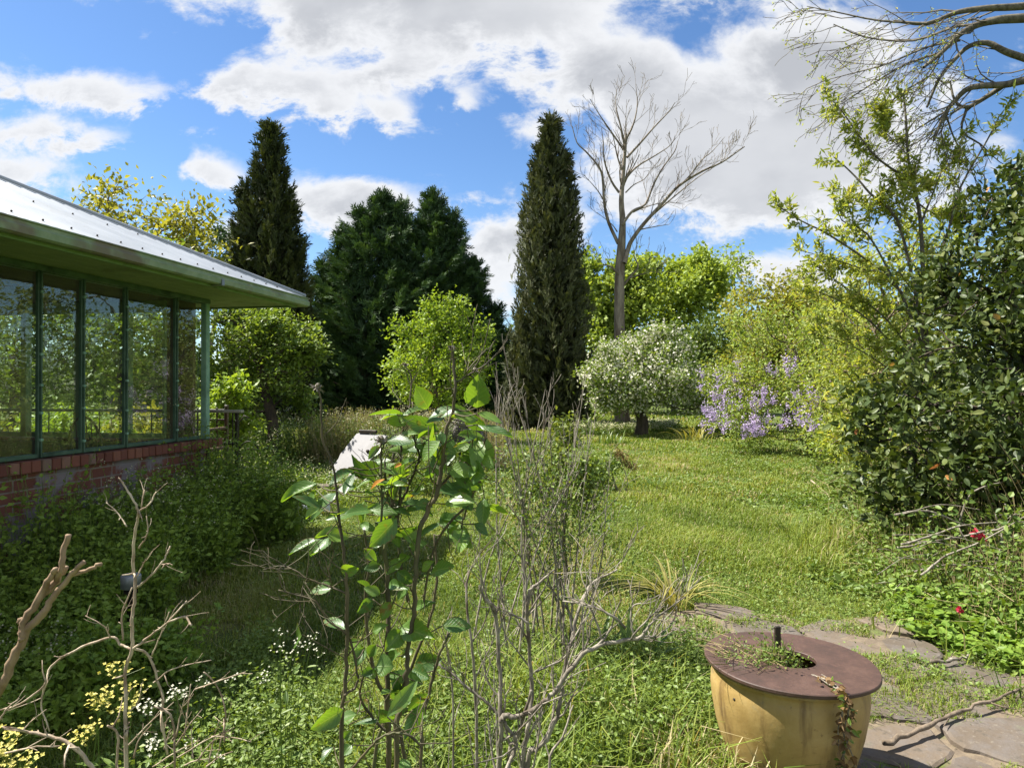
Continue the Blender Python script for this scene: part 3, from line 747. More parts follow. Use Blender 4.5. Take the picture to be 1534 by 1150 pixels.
def veranda():
    R = empty('veranda_rail', tuple(h2w((0, .42, 0))[0]), 'pale timber handrail with thin iron bars along the veranda end', 'railing', rz=HA)
    mb = MB(); bev_box(mb, (-6, -.03, 1.33), (.16, .03, 1.362), .006); mb.build('handrail', M['rail_wood'], R)
    mb = MB(); bev_box(mb, (-6, -.012, .98), (.13, .012, 1.0), .003); bev_box(mb, (-6, -.012, .60), (.13, .012, .62), .003)
    for x in np.arange(-5.9, .1, .33): tube(mb, [(x, 0, .5), (x, 0, 1.33)], .007, 6)
    mb.build('rail_bar', M['iron'], R)
    for x in (.09, -1.9, -3.9, -5.9):
        mb = MB(); bev_box(mb, (x - .016, -.016, -.05), (x + .016, .016, 1.329), .004); mb.build('post', M['iron'], R)
veranda()
mb = MB(); box(mb, (-6.2, .012, -.05), (.2, 1.6, .44)); o = mb.build('veranda_floor', M['stone']); o.location = K; o.rotation_euler = (0, 0, HA); tag(o, 'raised stone veranda floor outside the end of the sunroom', 'veranda', kind='structure')
def lattice_chair(lx, ly, label):
    R = empty('garden_chair', tuple(h2w((lx, ly, .44))[0]), label, 'chair', rz=HA + PI + .15)
    mb = MB(); bev_box(mb, (-.25, -.24, .42), (.25, .24, .455), .006); mb.build('seat', M['dark_wood'], R)
    for sx in (-1, 1):
        mb = MB(); bev_box(mb, (sx * .23 - .02, .20, 0), (sx * .23 + .02, .24, .66), .005); mb.build('leg', M['dark_wood'], R)
        mb = MB(); bev_box(mb, (sx * .23 - .02, -.29, 0), (sx * .23 + .02, -.2405, .95), .005); mb.build('leg', M['dark_wood'], R)
        mb = MB(); bev_box(mb, (sx * .23 - .03, -.24, .661), (sx * .23 + .03, .27, .69), .005); mb.build('armrest', M['dark_wood'], R)
    mb = MB()
    for z in (.52, .64, .76, .88): bev_box(mb, (-.209, -.275, z), (.209, -.255, z + .02), .003)
    for x in (-.12, -.0, .12): bev_box(mb, (x - .01, -.254, .50), (x + .01, -.243, .92), .003)
    mb.build('backrest', M['dark_wood'], R)
lattice_chair(-.75, .95, 'dark lattice-backed garden chair on the veranda seen through the glass')

# ------------------------------------------------------------------ stone path
def clip_poly(poly, n, c):
    out = []
    for i in range(len(poly)):
        a, b = poly[i], poly[(i + 1) % len(poly)]; da = a @ n - c; db = b @ n - c
        if da <= 0: out.append(a)
        if da * db < 0: out.append(a + (b - a) * da / (da - db))
    return out
STONES = []
def path_w(x, y):
    """signed room to the edge of the paved area"""
    return np.minimum.reduce([x - 1.02, 5.0 - .18 * (x - 1) - y + .05 * np.sin(5 * x), y - 1.6, 3.9 - x])
def build_path():
    rs = RS(21); S = []
    for i in range(12):
        for j in range(13):
            S.append((.5 + i * .47 + (j % 2) * .22 + rs.uniform(-.13, .13), 1.3 + j * .36 + rs.uniform(-.10, .10)))
    S = np.array(S); mb = MB()
    for i, s in enumerate(S):
        if path_w(s[0], s[1]) < .08 or rs.rand() < .02: continue
        poly = [s + np.array(q) for q in ((-.6, -.6), (.6, -.6), (.6, .6), (-.6, .6))]; gap = rs.uniform(.006, .02)
        for j, q in enumerate(S):
            d = np.linalg.norm(q - s)
            if j == i or d > 1.3: continue
            n = (q - s) / d; poly = clip_poly(poly, n, n @ ((s + q) / 2) - gap)
            if len(poly) < 3: break
        if len(poly) < 3: continue
        poly = np.array(poly); P = []
        for k in range(len(poly)):
            a, b = poly[k], poly[(k + 1) % len(poly)]; m = max(2, int(np.linalg.norm(b - a) / .06))
            for t in np.arange(m) / m: P.append(a + (b - a) * t + rs.normal(0, .007, 2))
        P = np.array(P); c = P.mean(0); k = len(P); z = hz(c[0], c[1]) + .017 + rs.uniform(-.005, .005); tilt = rs.normal(0, .018, 2)
        STONES.append(P)
        ring = lambda f, dz: np.column_stack([c + (P - c) * f, z + dz + ((c + (P - c) * f) - c) @ tilt])
        V = np.vstack([ring(1.0, -.06), ring(1.0, -.008), ring(.93, .0), [[*c, z + .002]]]); ii = np.arange(k); jj = (ii + 1) % k
        v = rs.rand(); b0 = mb.n; mb.add(V, np.vstack([np.stack([ii, jj, jj + k, ii + k], 1), np.stack([ii + k, jj + k, jj + 2 * k, ii + 2 * k], 1)]), v)
        mb.F.append((np.stack([ii + 2 * k, jj + 2 * k, np.full(k, 3 * k)], 1) + b0, np.full(k, v), 0, None))
    gx, gy = np.meshgrid(np.arange(.9, 4.0, .07), np.arange(1.5, 5.2, .07), indexing='ij'); idx = np.arange(gx.size).reshape(gx.shape); ok = path_w(gx + .035, gy + .035) > .0
    q = np.argwhere(ok[:-1, :-1]); F = np.stack([idx[q[:, 0], q[:, 1]], idx[q[:, 0] + 1, q[:, 1]], idx[q[:, 0] + 1, q[:, 1] + 1], idx[q[:, 0], q[:, 1] + 1]], 1)
    mb.add(np.stack([gx.ravel(), gy.ravel(), hz(gx, gy).ravel() + .007], 1), F, .5, 1)
    tag(mb.build('path', [M['stone'], M['path_bed']]), 'crazy slate paving path with grass growing in the joints', 'path', kind='structure')
build_path()
def in_stones(x, y, shrink=.96):
    r = np.zeros(len(x), bool); near = (x > .7) & (x < 4.3) & (y > 1.2) & (y < 5.6); xi, yi = x[near], y[near]; q = np.zeros(len(xi), bool)
    for P in STONES:
        c = P.mean(0); A = c + (P - c) * shrink; B = np.roll(A, -1, 0); ins = np.zeros(len(xi), bool)
        bb = (xi > A[:, 0].min()) & (xi < A[:, 0].max()) & (yi > A[:, 1].min()) & (yi < A[:, 1].max())
        if not bb.any(): continue
        px, py = xi[bb], yi[bb]; w = np.zeros(len(px), bool)
        for a, b in zip(A, B):
            if a[1] == b[1]: continue
            w ^= ((a[1] > py) != (b[1] > py)) & (px < (b[0] - a[0]) * (py - a[1]) / (b[1] - a[1]) + a[0])
        q[bb] |= w
    r[near] = q; return r
POT = np.array([1.135, 2.82])
EDGE_Y = np.array([1, 3.8, 4.3, 5.5, 7.5, 10.5, 13.7, 19, 24, 40]); EDGE_X = np.array([3.2, 3.0, 2.85, 2.95, 3.5, 5, 6.2, 7.0, 9, 12])
def right_edge(y): return np.interp(y, EDGE_Y, EDGE_X)
def in_house(x, y, pad=0.05):
    a, b = w2h(x, y); return (a < pad) & (b < pad + 1.7 * (a < -.0)) & (a > -7)

def vnoise(x, y, seed, f):
    rs = RS(seed); r = 0 * x
    for k in range(6):
        a = rs.uniform(0, 2 * PI); q = f * rs.uniform(.6, 1.9); r = r + np.sin(q * (x * math.cos(a) + y * math.sin(a)) + rs.uniform(0, 6.28))
    return r / 6

def strip(x, y): return vnoise(.75 * x, 2.0 * y, 83, 3.0) + .45 * vnoise(x, y, 84, 12) > -.02
# ------------------------------------------------------------------ lawn
def build_grass():
    rs = RS(11); mb = MB()
    def patch(n, x0, x1, y0, y1, h, w, lean=(.2, 1.1), dens=None, vshift=0., tall=None, dryf=1.):
        x = rs.uniform(x0, x1, n); y = rs.uniform(y0, y1, n)
        # only what the wide view can see, with a margin all round
        ok = (np.abs(x) < .86 * y + .9) & ~in_house(x, y) & (x < right_edge(y) + .7)
        ok &= ~(in_stones(x, y, .93) & ~strip(x, y)) & (np.hypot(x - POT[0], y - POT[1]) > .25)
        if dens is not None: ok &= rs.rand(n) < dens(x, y)
        ok &= ~((vnoise(x, y, 91, 1.8) + .35 * vnoise(x, y, 92, 6.5) > .40) & (rs.rand(n) < .72))
        x, y = x[ok], y[ok]; k = len(x)
        q = vnoise(x, y, 5, 1.6) + .6 * vnoise(x, y, 6, 6.0); H = rs.uniform(*h, k) * np.maximum(.35, 1 + .75 * q)
        if tall is not None: H = H * tall(x, y)
        v = np.clip(.40 + .38 * vnoise(x, y, 8, .9) + .34 * vnoise(x, y, 9, 3.7) + rs.normal(0, .17, k) + vshift, 0, 1)
        dry = rs.rand(k) < dryf * (.06 + .30 * (vnoise(x, y, 14, 2.2) + .4 * vnoise(x, y, 15, 7) > .36)); v = np.where(dry, 1., np.minimum(v, .84))
        blades(mb, np.stack([x, y, hz(x, y) - .005], 1), np.maximum(H, .02), rs.uniform(*w, k), rs.uniform(*lean, k), rs.uniform(0, 2 * PI, k), v)
    onpath = lambda x, y: np.where(path_w(x, y) > 0, np.where(strip(x, y), 1.0, .035), 1.0)
    low = lambda x, y: np.where(path_w(x, y) > -.05, .85, 1.0)
    patch(150000, -3.4, 3.6, 2.3, 5.2, (.03, .085), (.003, .006), dens=onpath, tall=low)
    patch(150000, -4.5, 5, 5.2, 9, (.035, .10), (.005, .009), tall=low)
    patch(110000, -6, 7.2, 9, 16, (.035, .10), (.009, .017))
    patch(90000, -9, 10, 16, 30, (.05, .12), (.018, .035))
    patch(40000, -18, 22, 24, 44, (.10, .22), (.05, .09))
    tag(mb.build('lawn_grass', M['grass']), 'rough unmown lawn grass with dry blades', 'grass', kind='stuff')
    # long grass round the rose and the pot
    mb = MB(); patch(9000, -1.0, 1.15, 2.1, 4.3, (.10, .30), (.004, .009), (.25, 1.0), dens=lambda x, y: np.clip(1.25 - np.hypot((x - .25) / .9, (y - 3.0) / 1.0), 0, 1) * (.5 + .5 * (vnoise(x, y, 31, 5) > -.05)), vshift=.03, dryf=.35)
    patch(5000, .55, 1.9, 2.2, 3.5, (.08, .2), (.004, .008), (.25, 1.0), dens=lambda x, y: (np.hypot(x - POT[0], y - POT[1]) < .55) * (path_w(x, y) < .35), vshift=.0)
    patch(4000, 2.2, 3.6, 3.4, 8, (.12, .3), (.005, .009), (.4, 1.2), dens=lambda x, y: (x > right_edge(y) - .5) * .9)
    tag(mb.build('long_grass', M['grass']), 'long uncut grass round the rose stems and stoneware pot', 'grass', kind='stuff')
build_grass()

def herbs(mb, P, H, rs, leaves=10, L=.04, W=.022, ml=0, ms=1, stem=.0025, flowers=0, fl=.01, mf=2, T=T_DIA, lean=.25, up=.45, v0=0., v1=1., low=.05):
    n = len(P); tip = P + np.stack([rs.normal(0, lean, n) * H, rs.normal(0, lean, n) * H, H], 1)
    sticks(mb, P, tip, stem, stem * .5, rs.rand(n), ms)
    k = n * leaves; i = np.repeat(np.arange(n), leaves); t = low + (1 - low) * rs.rand(k, 1) ** .8
    Q = P[i] + (tip - P)[i] * t + rs.normal(0, .025, (k, 3)); D = norm(rs.normal(0, 1, (k, 3)) * np.array([1, 1, .45]) + np.array([0, 0, .25]))
    N = norm(rvec(rs, k) * (1 - up) + np.array([0, 0, up])); s = rs.uniform(.6, 1.35, k) * (1.2 - .5 * t[:, 0])
    place(mb, T, Q, D, N, L * s, W * s, np.clip(v0 + (v1 - v0) * (rs.rand(n)[i] * .5 + rs.rand(k) * .5), 0, 1), ml)
    if flowers:
        k = n * flowers; i = np.repeat(np.arange(n), flowers); Q = tip[i] + rs.normal(0, .028, (k, 3)) * np.array([1, 1, .8])
        place(mb, T_DIA, Q, rvec(rs, k), norm(rvec(rs, k) * .6 + np.array([0, 0, .7])), fl * rs.uniform(.7, 1.3, k), fl * rs.uniform(.7, 1.2, k), rs.rand(k), mf)

def area(rs, n, x0, x1, y0, y1, fn):
    x = rs.uniform(x0, x1, n); y = rs.uniform(y0, y1, n); ok = rs.rand(n) < fn(x, y); x, y = x[ok], y[ok]
    return np.stack([x, y, hz(x, y) - .01], 1)

def ground_cover():
    rs = RS(31)
    HM = [M['weed'], M['weed'], M['petal_white']]; HS = [M['ivy'], M['weed'], M['petal_white']]
    # weeds against the house
    def f(x, y):
        a, b = w2h(x, y); w = .92 + .95 * np.clip(-2.4 - b, 0, 1) - .25 * np.clip(b + .6, 0, 1) + .16 * np.sin(b * 2.1) + .15 * np.sin(b * 5.3 + 1)
        return (a > .02) & (a < w) & (b > -5.2) & (b < .9)
    P = area(rs, 13500, -4.6, -1.2, 2.2, 8.6, f); a, b = w2h(P[:, 0], P[:, 1])
    H = (1.12 - .78 * np.clip(a, 0, 1.75) / 1.75) * rs.uniform(.55, 1.1, len(P)) * (.8 + .55 * vnoise(P[:, 0], P[:, 1], 41, 3.4)) * np.where(b < -2.4, np.where(a < .9, .68, .74), 1.1)
    mb = MB(); herbs(mb, P, H, rs, 16, .05, .03, flowers=0, v0=.6); fl = (rs.rand(len(P)) < .5) & (vnoise(P[:, 0], P[:, 1], 47, 4.0) > .22)
    herbs(mb, P[fl] + [.01, 0, 0], H[fl] * 1.08, rs, 4, .03, .015, flowers=7, fl=.013)
    big = (vnoise(P[:, 0], P[:, 1], 48, 2.6) > .2) & (rs.rand(len(P)) < .4); herbs(mb, P[big], H[big] * 1.1, rs, 9, .085, .055, T=T_SIX, v0=.35, up=.6)
    pb = at(200, 900, 3.52); k = 190; Q = np.stack([pb[0] + rs.normal(0, .13, k), pb[1] + rs.normal(0, .09, k), np.zeros(k)], 1); herbs(mb, Q, rs.uniform(.28, .42, k), rs, 15, .05, .03, v0=.2)
    tag(mb.build('house_weeds', HS), 'dense shaded weeds with small white flowers along the brick wall', 'weeds', kind='stuff')
    # tall pale weeds on the bank beyond the sunroom
    def f2(x, y):
        u = x + 3.6 + .05 * (y - 12); return (np.abs(u) < 2.4 + .3 * np.sin(y * 2)) & (y > 9.3 + .25 * np.sin(3 * x) + .35 * np.maximum(0, x + 3)) & ~in_house(x, y)
    P = area(rs, 5200, -7, -.6, 9, 15.5, f2); H = np.where((P[:, 0] / P[:, 1] > -.36) & (P[:, 0] / P[:, 1] < -.19) & (P[:, 1] < 13.6), .22, 1.) * rs.uniform(.6, 1.05, len(P)) * (1 + .25 * vnoise(P[:, 0], P[:, 1], 43, 1.7)) * np.clip((P[:, 1] - 8.7) / 2.4, .25, 1)
    mb = MB(); herbs(mb, P, H, rs, 14, .06, .032, stem=.004, v0=.35, v1=1.); fl = rs.rand(len(P)) < .2
    herbs(mb, P[fl], H[fl] * 1.12, rs, 4, .04, .02, flowers=7, fl=.022)
    tag(mb.build('bank_weeds', HM), 'bright green weeds with white flower heads behind the white board', 'weeds', kind='stuff')
    P = area(rs, 3600, -4.2, 1.2, 13.2, 17.5, lambda x, y: (y > 13.4 + .2 * np.sin(4 * x)) & (x < -.5 + .3 * np.sin(y)) ); H = rs.uniform(.7, 1.15, len(P)) * (1 + .2 * vnoise(P[:, 0], P[:, 1], 44, 1.4))
    mb = MB(); herbs(mb, P, H, rs, 14, .055, .022, stem=.004)
    tag(mb.build('seeding_weeds', [M['weed_pale'], M['straw']]), 'straw yellow seeding weeds in the sun in front of the dark conifers', 'weeds', kind='stuff')
    # low broad-leaved weeds through the lawn
    def f3(x, y): return (x < right_edge(y) + .6) & ~in_house(x, y) & (vnoise(x, y, 51, 1.9) > -.05) & (np.abs(x) < .85 * y + .6) & ((path_w(x, y) < .02) | strip(x, y)) & (np.hypot(x - POT[0], y - POT[1]) > .32)
    P = area(rs, 17000, -4, 4, 2.3, 8.5, f3); mb = MB()
    herbs(mb, P, rs.uniform(.02, .09, len(P)), rs, 7, .026, .016, ms=0, stem=.0012, T=T_DIA, v0=.25, up=.6)
    P = area(rs, 12000, -6, 8, 8.5, 20, f3); herbs(mb, P, rs.uniform(.03, .10, len(P)), rs, 6, .055, .035, ms=0, stem=.002, v0=.25, up=.6)
    P = area(rs, 10000, -1.5, 1.2, 2.2, 4.1, lambda x, y: vnoise(x, y, 53, 3) > 0); herbs(mb, P, rs.uniform(.08, .28, len(P)), rs, 9, .03, .019, ms=0, stem=.0015, v0=.35, up=.55)
    P = area(rs, 2600, -.4, 1.3, 2.2, 3.6, lambda x, y: vnoise(x, y, 59, 4.5) > .12); herbs(mb, P, rs.uniform(.02, .09, len(P)), rs, 8, .016, .010, ml=1, ms=1, stem=.0012)
    tag(mb.build('lawn_weeds', [M['weed'], M['ruddy']]), 'low broad-leaved weeds and clover spread through the lawn', 'weeds', kind='stuff')
    # small pink-brown creeping plants and fallen petals
    mb = MB(); P = area(rs, 5200, -1.2, 4, 2.3, 9, lambda x, y: f3(x, y) & (vnoise(x, y, 57, 2.6) > .18)); k = len(P)
    place(mb, T_DIA, P + np.stack([0 * P[:, 0], 0 * P[:, 0], rs.uniform(.02, .07, k)], 1), rvec(rs, k), norm(rvec(rs, k) * .6 + [0, 0, .7]), rs.uniform(.012, .03, k), rs.uniform(.008, .016, k), rs.rand(k))
    tag(mb.build('dry_litter', M['straw']), 'dry straw-coloured leaf litter scattered over the lawn', 'litter', kind='stuff')
    # the right bank
    def f4(x, y): e = right_edge(y); return (x > e - .25 + .3 * np.sin(y * 1.9)) & (x < e + 2.6) & (np.abs(x) < .86 * y + .7)
    P = area(rs, 14000, 2.4, 9, 3.4, 12.5, f4); e = P[:, 0] - right_edge(P[:, 1]); H = np.clip(.14 + .62 * e, .06, 1.15) * rs.uniform(.6, 1.25, len(P))
    mb = MB(); herbs(mb, P, H, rs, 11, .05, .034, stem=.003, v0=.15, T=T_SIX, up=.5)
    q = P[rs.rand(len(P)) < .10]; k = len(q); A = q + np.stack([rs.normal(0, .1, k), rs.normal(0, .1, k), rs.uniform(.03, .35, k)], 1); D = norm(rs.normal(0, 1, (k, 3)) * [1, 1, .35]); sticks(mb, A, A + D * rs.uniform(.1, .4, (k, 1)), .0022, .0012, rs.rand(k), 1)
    tag(mb.build('bank_undergrowth', [M['weed'], M['straw']]), 'tangled green undergrowth and dry stalks below the dark camellia', 'undergrowth', kind='stuff')
    # bright creeper at the right edge of the path
    def f5(x, y): return (x > 2.72 + .16 * np.sin(4 * y) - .12 * (y - 3.9)) & (x > 2.2) & (y < 4.75 + .15 * np.sin(5 * x)) & (y > 3.35 - .0 * x)
    P = area(rs, 2300, 2.4, 4.6, 3.2, 4.9, f5); k = len(P); H = rs.uniform(.05, .24, k) * np.clip((P[:, 0] - 2.35) * 1.1, .3, 1.3); mb = MB()
    herbs(mb, P, H, rs, 6, .062, .056, stem=.002, T=T_OVAL, up=.75, low=.5)
    tag(mb.build('path_creeper', [M['ivy'], M['weed']]), 'bright glossy round-leaved creeper spilling onto the stone path', 'ground cover', kind='stuff')
    # a drift of white flowers under the trees
    P = area(rs, 2600, 2.0, 6.5, 23.3, 28, lambda x, y: vnoise(x, y, 61, 1.2) > -.2); mb = MB(); herbs(mb, P, rs.uniform(.2, .38, len(P)), rs, 4, .22, .03, stem=.005, flowers=3, fl=.05, lean=.12)
    tag(mb.build('white_flower_drift', [M['weed'], M['weed'], M['petal_white']]), 'drift of small white flowers below the bare tree and blossom tree', 'flowers', kind='stuff')
ground_cover()

# ------------------------------------------------------------------ conifers
def conifer(name, label, base, spires, mat, bark, seed, n, spray, T, el, plen, pw, per=30, cat='conifer', group=None, vs=(0, 1), out=1.08):
    """spires: (dx, dy, height, profile [(h 0..1, radius)...], share). Each spire carries plumes: little branches of sprays"""
    rs = RS(seed); R = empty(name, (base[0], base[1], 0), label, cat, group); mt = MB(); mb = MB()
    for (dx, dy, H, prof, share) in spires:
        hs, rr = zip(*prof); k = int(n * share / per); h = rs.rand(k * 3); r = np.interp(h, hs, rr); keep = rs.rand(len(h)) < (r / max(rr)) ** .7 + .06; h = h[keep][:k]; k = len(h); r = np.interp(h, hs, rr); az = rs.uniform(0, 2 * PI, k)
        o = np.stack([np.cos(az), np.sin(az), 0 * az], 1); c = np.array([base[0] + dx, base[1] + dy, 0]); e = el + rs.normal(0, .16, k); sz = np.interp(h, [0, .8, 1], [1, .8, .4]) * rs.uniform(.6, 1.3, k)
        D = norm(o * np.cos(e)[:, None] + np.array([0, 0, 1.]) * np.sin(e)[:, None] + rs.normal(0, .10, (k, 3))); tip = c + o * (r * rs.uniform(.72, out, k))[:, None] + np.array([0, 0, 1.]) * (h * H)[:, None]
        i = np.repeat(np.arange(k), per); m = len(i); t = rs.rand(m, 1) ** .8; w = pw * (1.05 - t ** 1.5) * sz[i][:, None]
        P = tip[i] - D[i] * (1 - t) * (plen * sz[i])[:, None] + rs.normal(0, 1, (m, 3)) * w; SD = norm(D[i] + o[i] * .35 + rs.normal(0, .38, (m, 3))); N = norm(np.array([0, 0, 1.]) + o[i] * .5 + rs.normal(0, .6, (m, 3)))
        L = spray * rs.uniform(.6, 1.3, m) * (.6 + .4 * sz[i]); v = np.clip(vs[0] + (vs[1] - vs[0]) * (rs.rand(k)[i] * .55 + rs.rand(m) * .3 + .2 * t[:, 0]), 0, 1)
        place(mb, T, P - SD * L[:, None] * .3, SD, N, L, L, v)
        # inner mass
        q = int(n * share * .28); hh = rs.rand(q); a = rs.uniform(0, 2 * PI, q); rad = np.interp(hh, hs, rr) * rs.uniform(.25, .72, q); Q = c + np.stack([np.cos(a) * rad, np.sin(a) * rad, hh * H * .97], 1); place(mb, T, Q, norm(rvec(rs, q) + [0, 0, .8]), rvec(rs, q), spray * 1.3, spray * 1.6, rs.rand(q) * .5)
        tube(mt, [(base[0] + dx * .3, base[1] + dy * .3, -.1), (c[0], c[1], H * .3), (c[0], c[1], H * .93)], [max(rr) * .13, max(rr) * .09, .02], 8)
        sticks(mt, np.stack([c[0] + 0 * h, c[1] + 0 * h, np.maximum(.15, h * H - r * math.tan(min(el, 1.0)) * .8)], 1), tip - D * (plen * sz)[:, None] * .4, .03, .008)
    child(mt, 'trunk', bark, R, True); child(mb, 'crown', mat, R); return R

a = at(405, 640, 28)
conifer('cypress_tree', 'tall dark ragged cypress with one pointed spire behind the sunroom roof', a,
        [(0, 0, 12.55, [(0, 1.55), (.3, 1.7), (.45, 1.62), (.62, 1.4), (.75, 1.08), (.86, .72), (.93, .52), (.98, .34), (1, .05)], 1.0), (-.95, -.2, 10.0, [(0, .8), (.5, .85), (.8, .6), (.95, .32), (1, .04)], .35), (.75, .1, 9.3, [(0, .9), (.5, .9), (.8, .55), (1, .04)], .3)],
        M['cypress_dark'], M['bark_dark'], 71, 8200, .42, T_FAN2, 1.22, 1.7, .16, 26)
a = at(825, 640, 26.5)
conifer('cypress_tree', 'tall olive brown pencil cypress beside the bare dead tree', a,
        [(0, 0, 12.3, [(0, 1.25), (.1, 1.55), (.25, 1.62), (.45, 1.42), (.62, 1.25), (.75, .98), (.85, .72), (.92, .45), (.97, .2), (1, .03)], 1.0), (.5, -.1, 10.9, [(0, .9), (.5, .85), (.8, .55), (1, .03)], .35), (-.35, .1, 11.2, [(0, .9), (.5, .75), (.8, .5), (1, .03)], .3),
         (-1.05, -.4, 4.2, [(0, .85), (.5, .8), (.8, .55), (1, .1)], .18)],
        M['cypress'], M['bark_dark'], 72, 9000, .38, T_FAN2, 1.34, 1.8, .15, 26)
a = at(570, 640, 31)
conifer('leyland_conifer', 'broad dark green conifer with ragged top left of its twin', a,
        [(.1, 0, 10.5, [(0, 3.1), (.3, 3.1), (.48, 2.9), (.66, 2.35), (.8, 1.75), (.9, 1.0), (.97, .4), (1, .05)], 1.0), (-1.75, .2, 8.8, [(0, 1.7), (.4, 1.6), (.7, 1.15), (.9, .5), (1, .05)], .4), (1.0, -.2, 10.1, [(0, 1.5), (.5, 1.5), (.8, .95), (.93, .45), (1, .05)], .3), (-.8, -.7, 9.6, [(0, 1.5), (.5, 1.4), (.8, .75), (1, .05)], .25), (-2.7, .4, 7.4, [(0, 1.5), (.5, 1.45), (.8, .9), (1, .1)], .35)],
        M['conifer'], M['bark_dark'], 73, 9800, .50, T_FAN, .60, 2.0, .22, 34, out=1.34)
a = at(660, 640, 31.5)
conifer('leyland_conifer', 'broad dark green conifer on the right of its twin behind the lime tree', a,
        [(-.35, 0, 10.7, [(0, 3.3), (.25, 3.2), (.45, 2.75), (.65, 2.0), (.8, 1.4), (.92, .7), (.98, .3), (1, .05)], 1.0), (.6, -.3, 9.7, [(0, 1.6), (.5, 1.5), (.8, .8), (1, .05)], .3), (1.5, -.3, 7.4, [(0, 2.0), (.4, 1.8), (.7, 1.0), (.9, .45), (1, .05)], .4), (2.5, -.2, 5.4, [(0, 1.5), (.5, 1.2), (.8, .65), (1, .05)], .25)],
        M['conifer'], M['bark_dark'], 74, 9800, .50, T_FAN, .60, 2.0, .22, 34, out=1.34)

# ------------------------------------------------------------------ deciduous trees
def pt(px, py, d): return tuple(at(px, py, d))
def trunk_from(base, top, bend=.2, seed=0, n=4):
    rs = RS(seed); t = np.linspace(0, 1, n)[:, None]; P = np.array(base) * (1 - t) + np.array(top) * t; P[1:-1, :2] += rs.normal(0, bend, (n - 2, 2)); return P

b = at(645, 640, 20); b[2] = 0
broad_tree('young_tree', 'young tree with vivid lime green leaves in front of the dark conifers', 'tree', b, trunk_from(b, pt(652, 500, 20), .1, 1), (.09, .03),
           [(pt(655, 560, 20), (1.55, 1.3, 1.2), 3), (pt(615, 560, 20), (.8, .9, .9), 1.2), (pt(700, 550, 20), (.8, .9, .9), 1.2), (pt(640, 500, 20), (.6, .6, .75), 1), (pt(672, 480, 20), (.42, .42, .8), .9), (pt(712, 505, 20), (.4, .4, .7), .6), (pt(600, 500, 20), (.35, .35, .5), .4), (pt(645, 460, 20), (.22, .22, .5), .3), (pt(690, 470, 20), (.2, .2, .5), .3)],
           420, 22, .10, .07, M['lime'], M['bark'], 81, clumps=0, shell=.3, shoot=.45, spread=.09, T=T_DIA, up=.45)
# apple tree in blossom
def blossoms(per, size, mat, name='blossom', frac=1., spread=.10):
    def f(root, tp, td, rs):
        k = int(len(tp) * frac); i = np.repeat(rs.choice(len(tp), k, False), per); n = len(i); mb = MB()
        P = tp[i] + rs.normal(0, spread, (n, 3)); place(mb, T_DIA, P, rvec(rs, n), rvec(rs, n) * .7 + [0, 0, .4], size * rs.uniform(.7, 1.3, n), size * rs.uniform(.6, 1.1, n), rs.rand(n)); child(mb, name, mat, root)
    return f
b = at(960, 652, 23); b[2] = 0
broad_tree('blossom_tree', 'low spreading fruit tree covered in creamy white blossom', 'tree', b, [b, b + [.05, 0, .5], b + [-.1, .1, 1.0], b + [-.2, 0, 1.8]], (.24, .11),
           [(pt(960, 570, 23), (1.9, 1.7, 1.0), 3), (pt(955, 525, 23), (1.5, 1.3, .85), 1.8), (pt(910, 585, 22.6), (.95, 1.1, .85), 1.2), (pt(1025, 585, 23), (1.05, 1.2, .95), 1.4), (pt(985, 520, 23), (1.1, 1.1, .65), 1), (pt(880, 560, 22.5), (.45, .6, .45), .3), (pt(1075, 590, 23.4), (.8, .8, .85), .7)],
           680, 20, .11, .066, M['apple'], M['bark_dark'], 82, clumps=110, cl_r=.16, shell=.35, shoot=.45, spread=.11, min_z=.85, extra=blossoms(13, .095, M['petal_cream'], spread=.13))
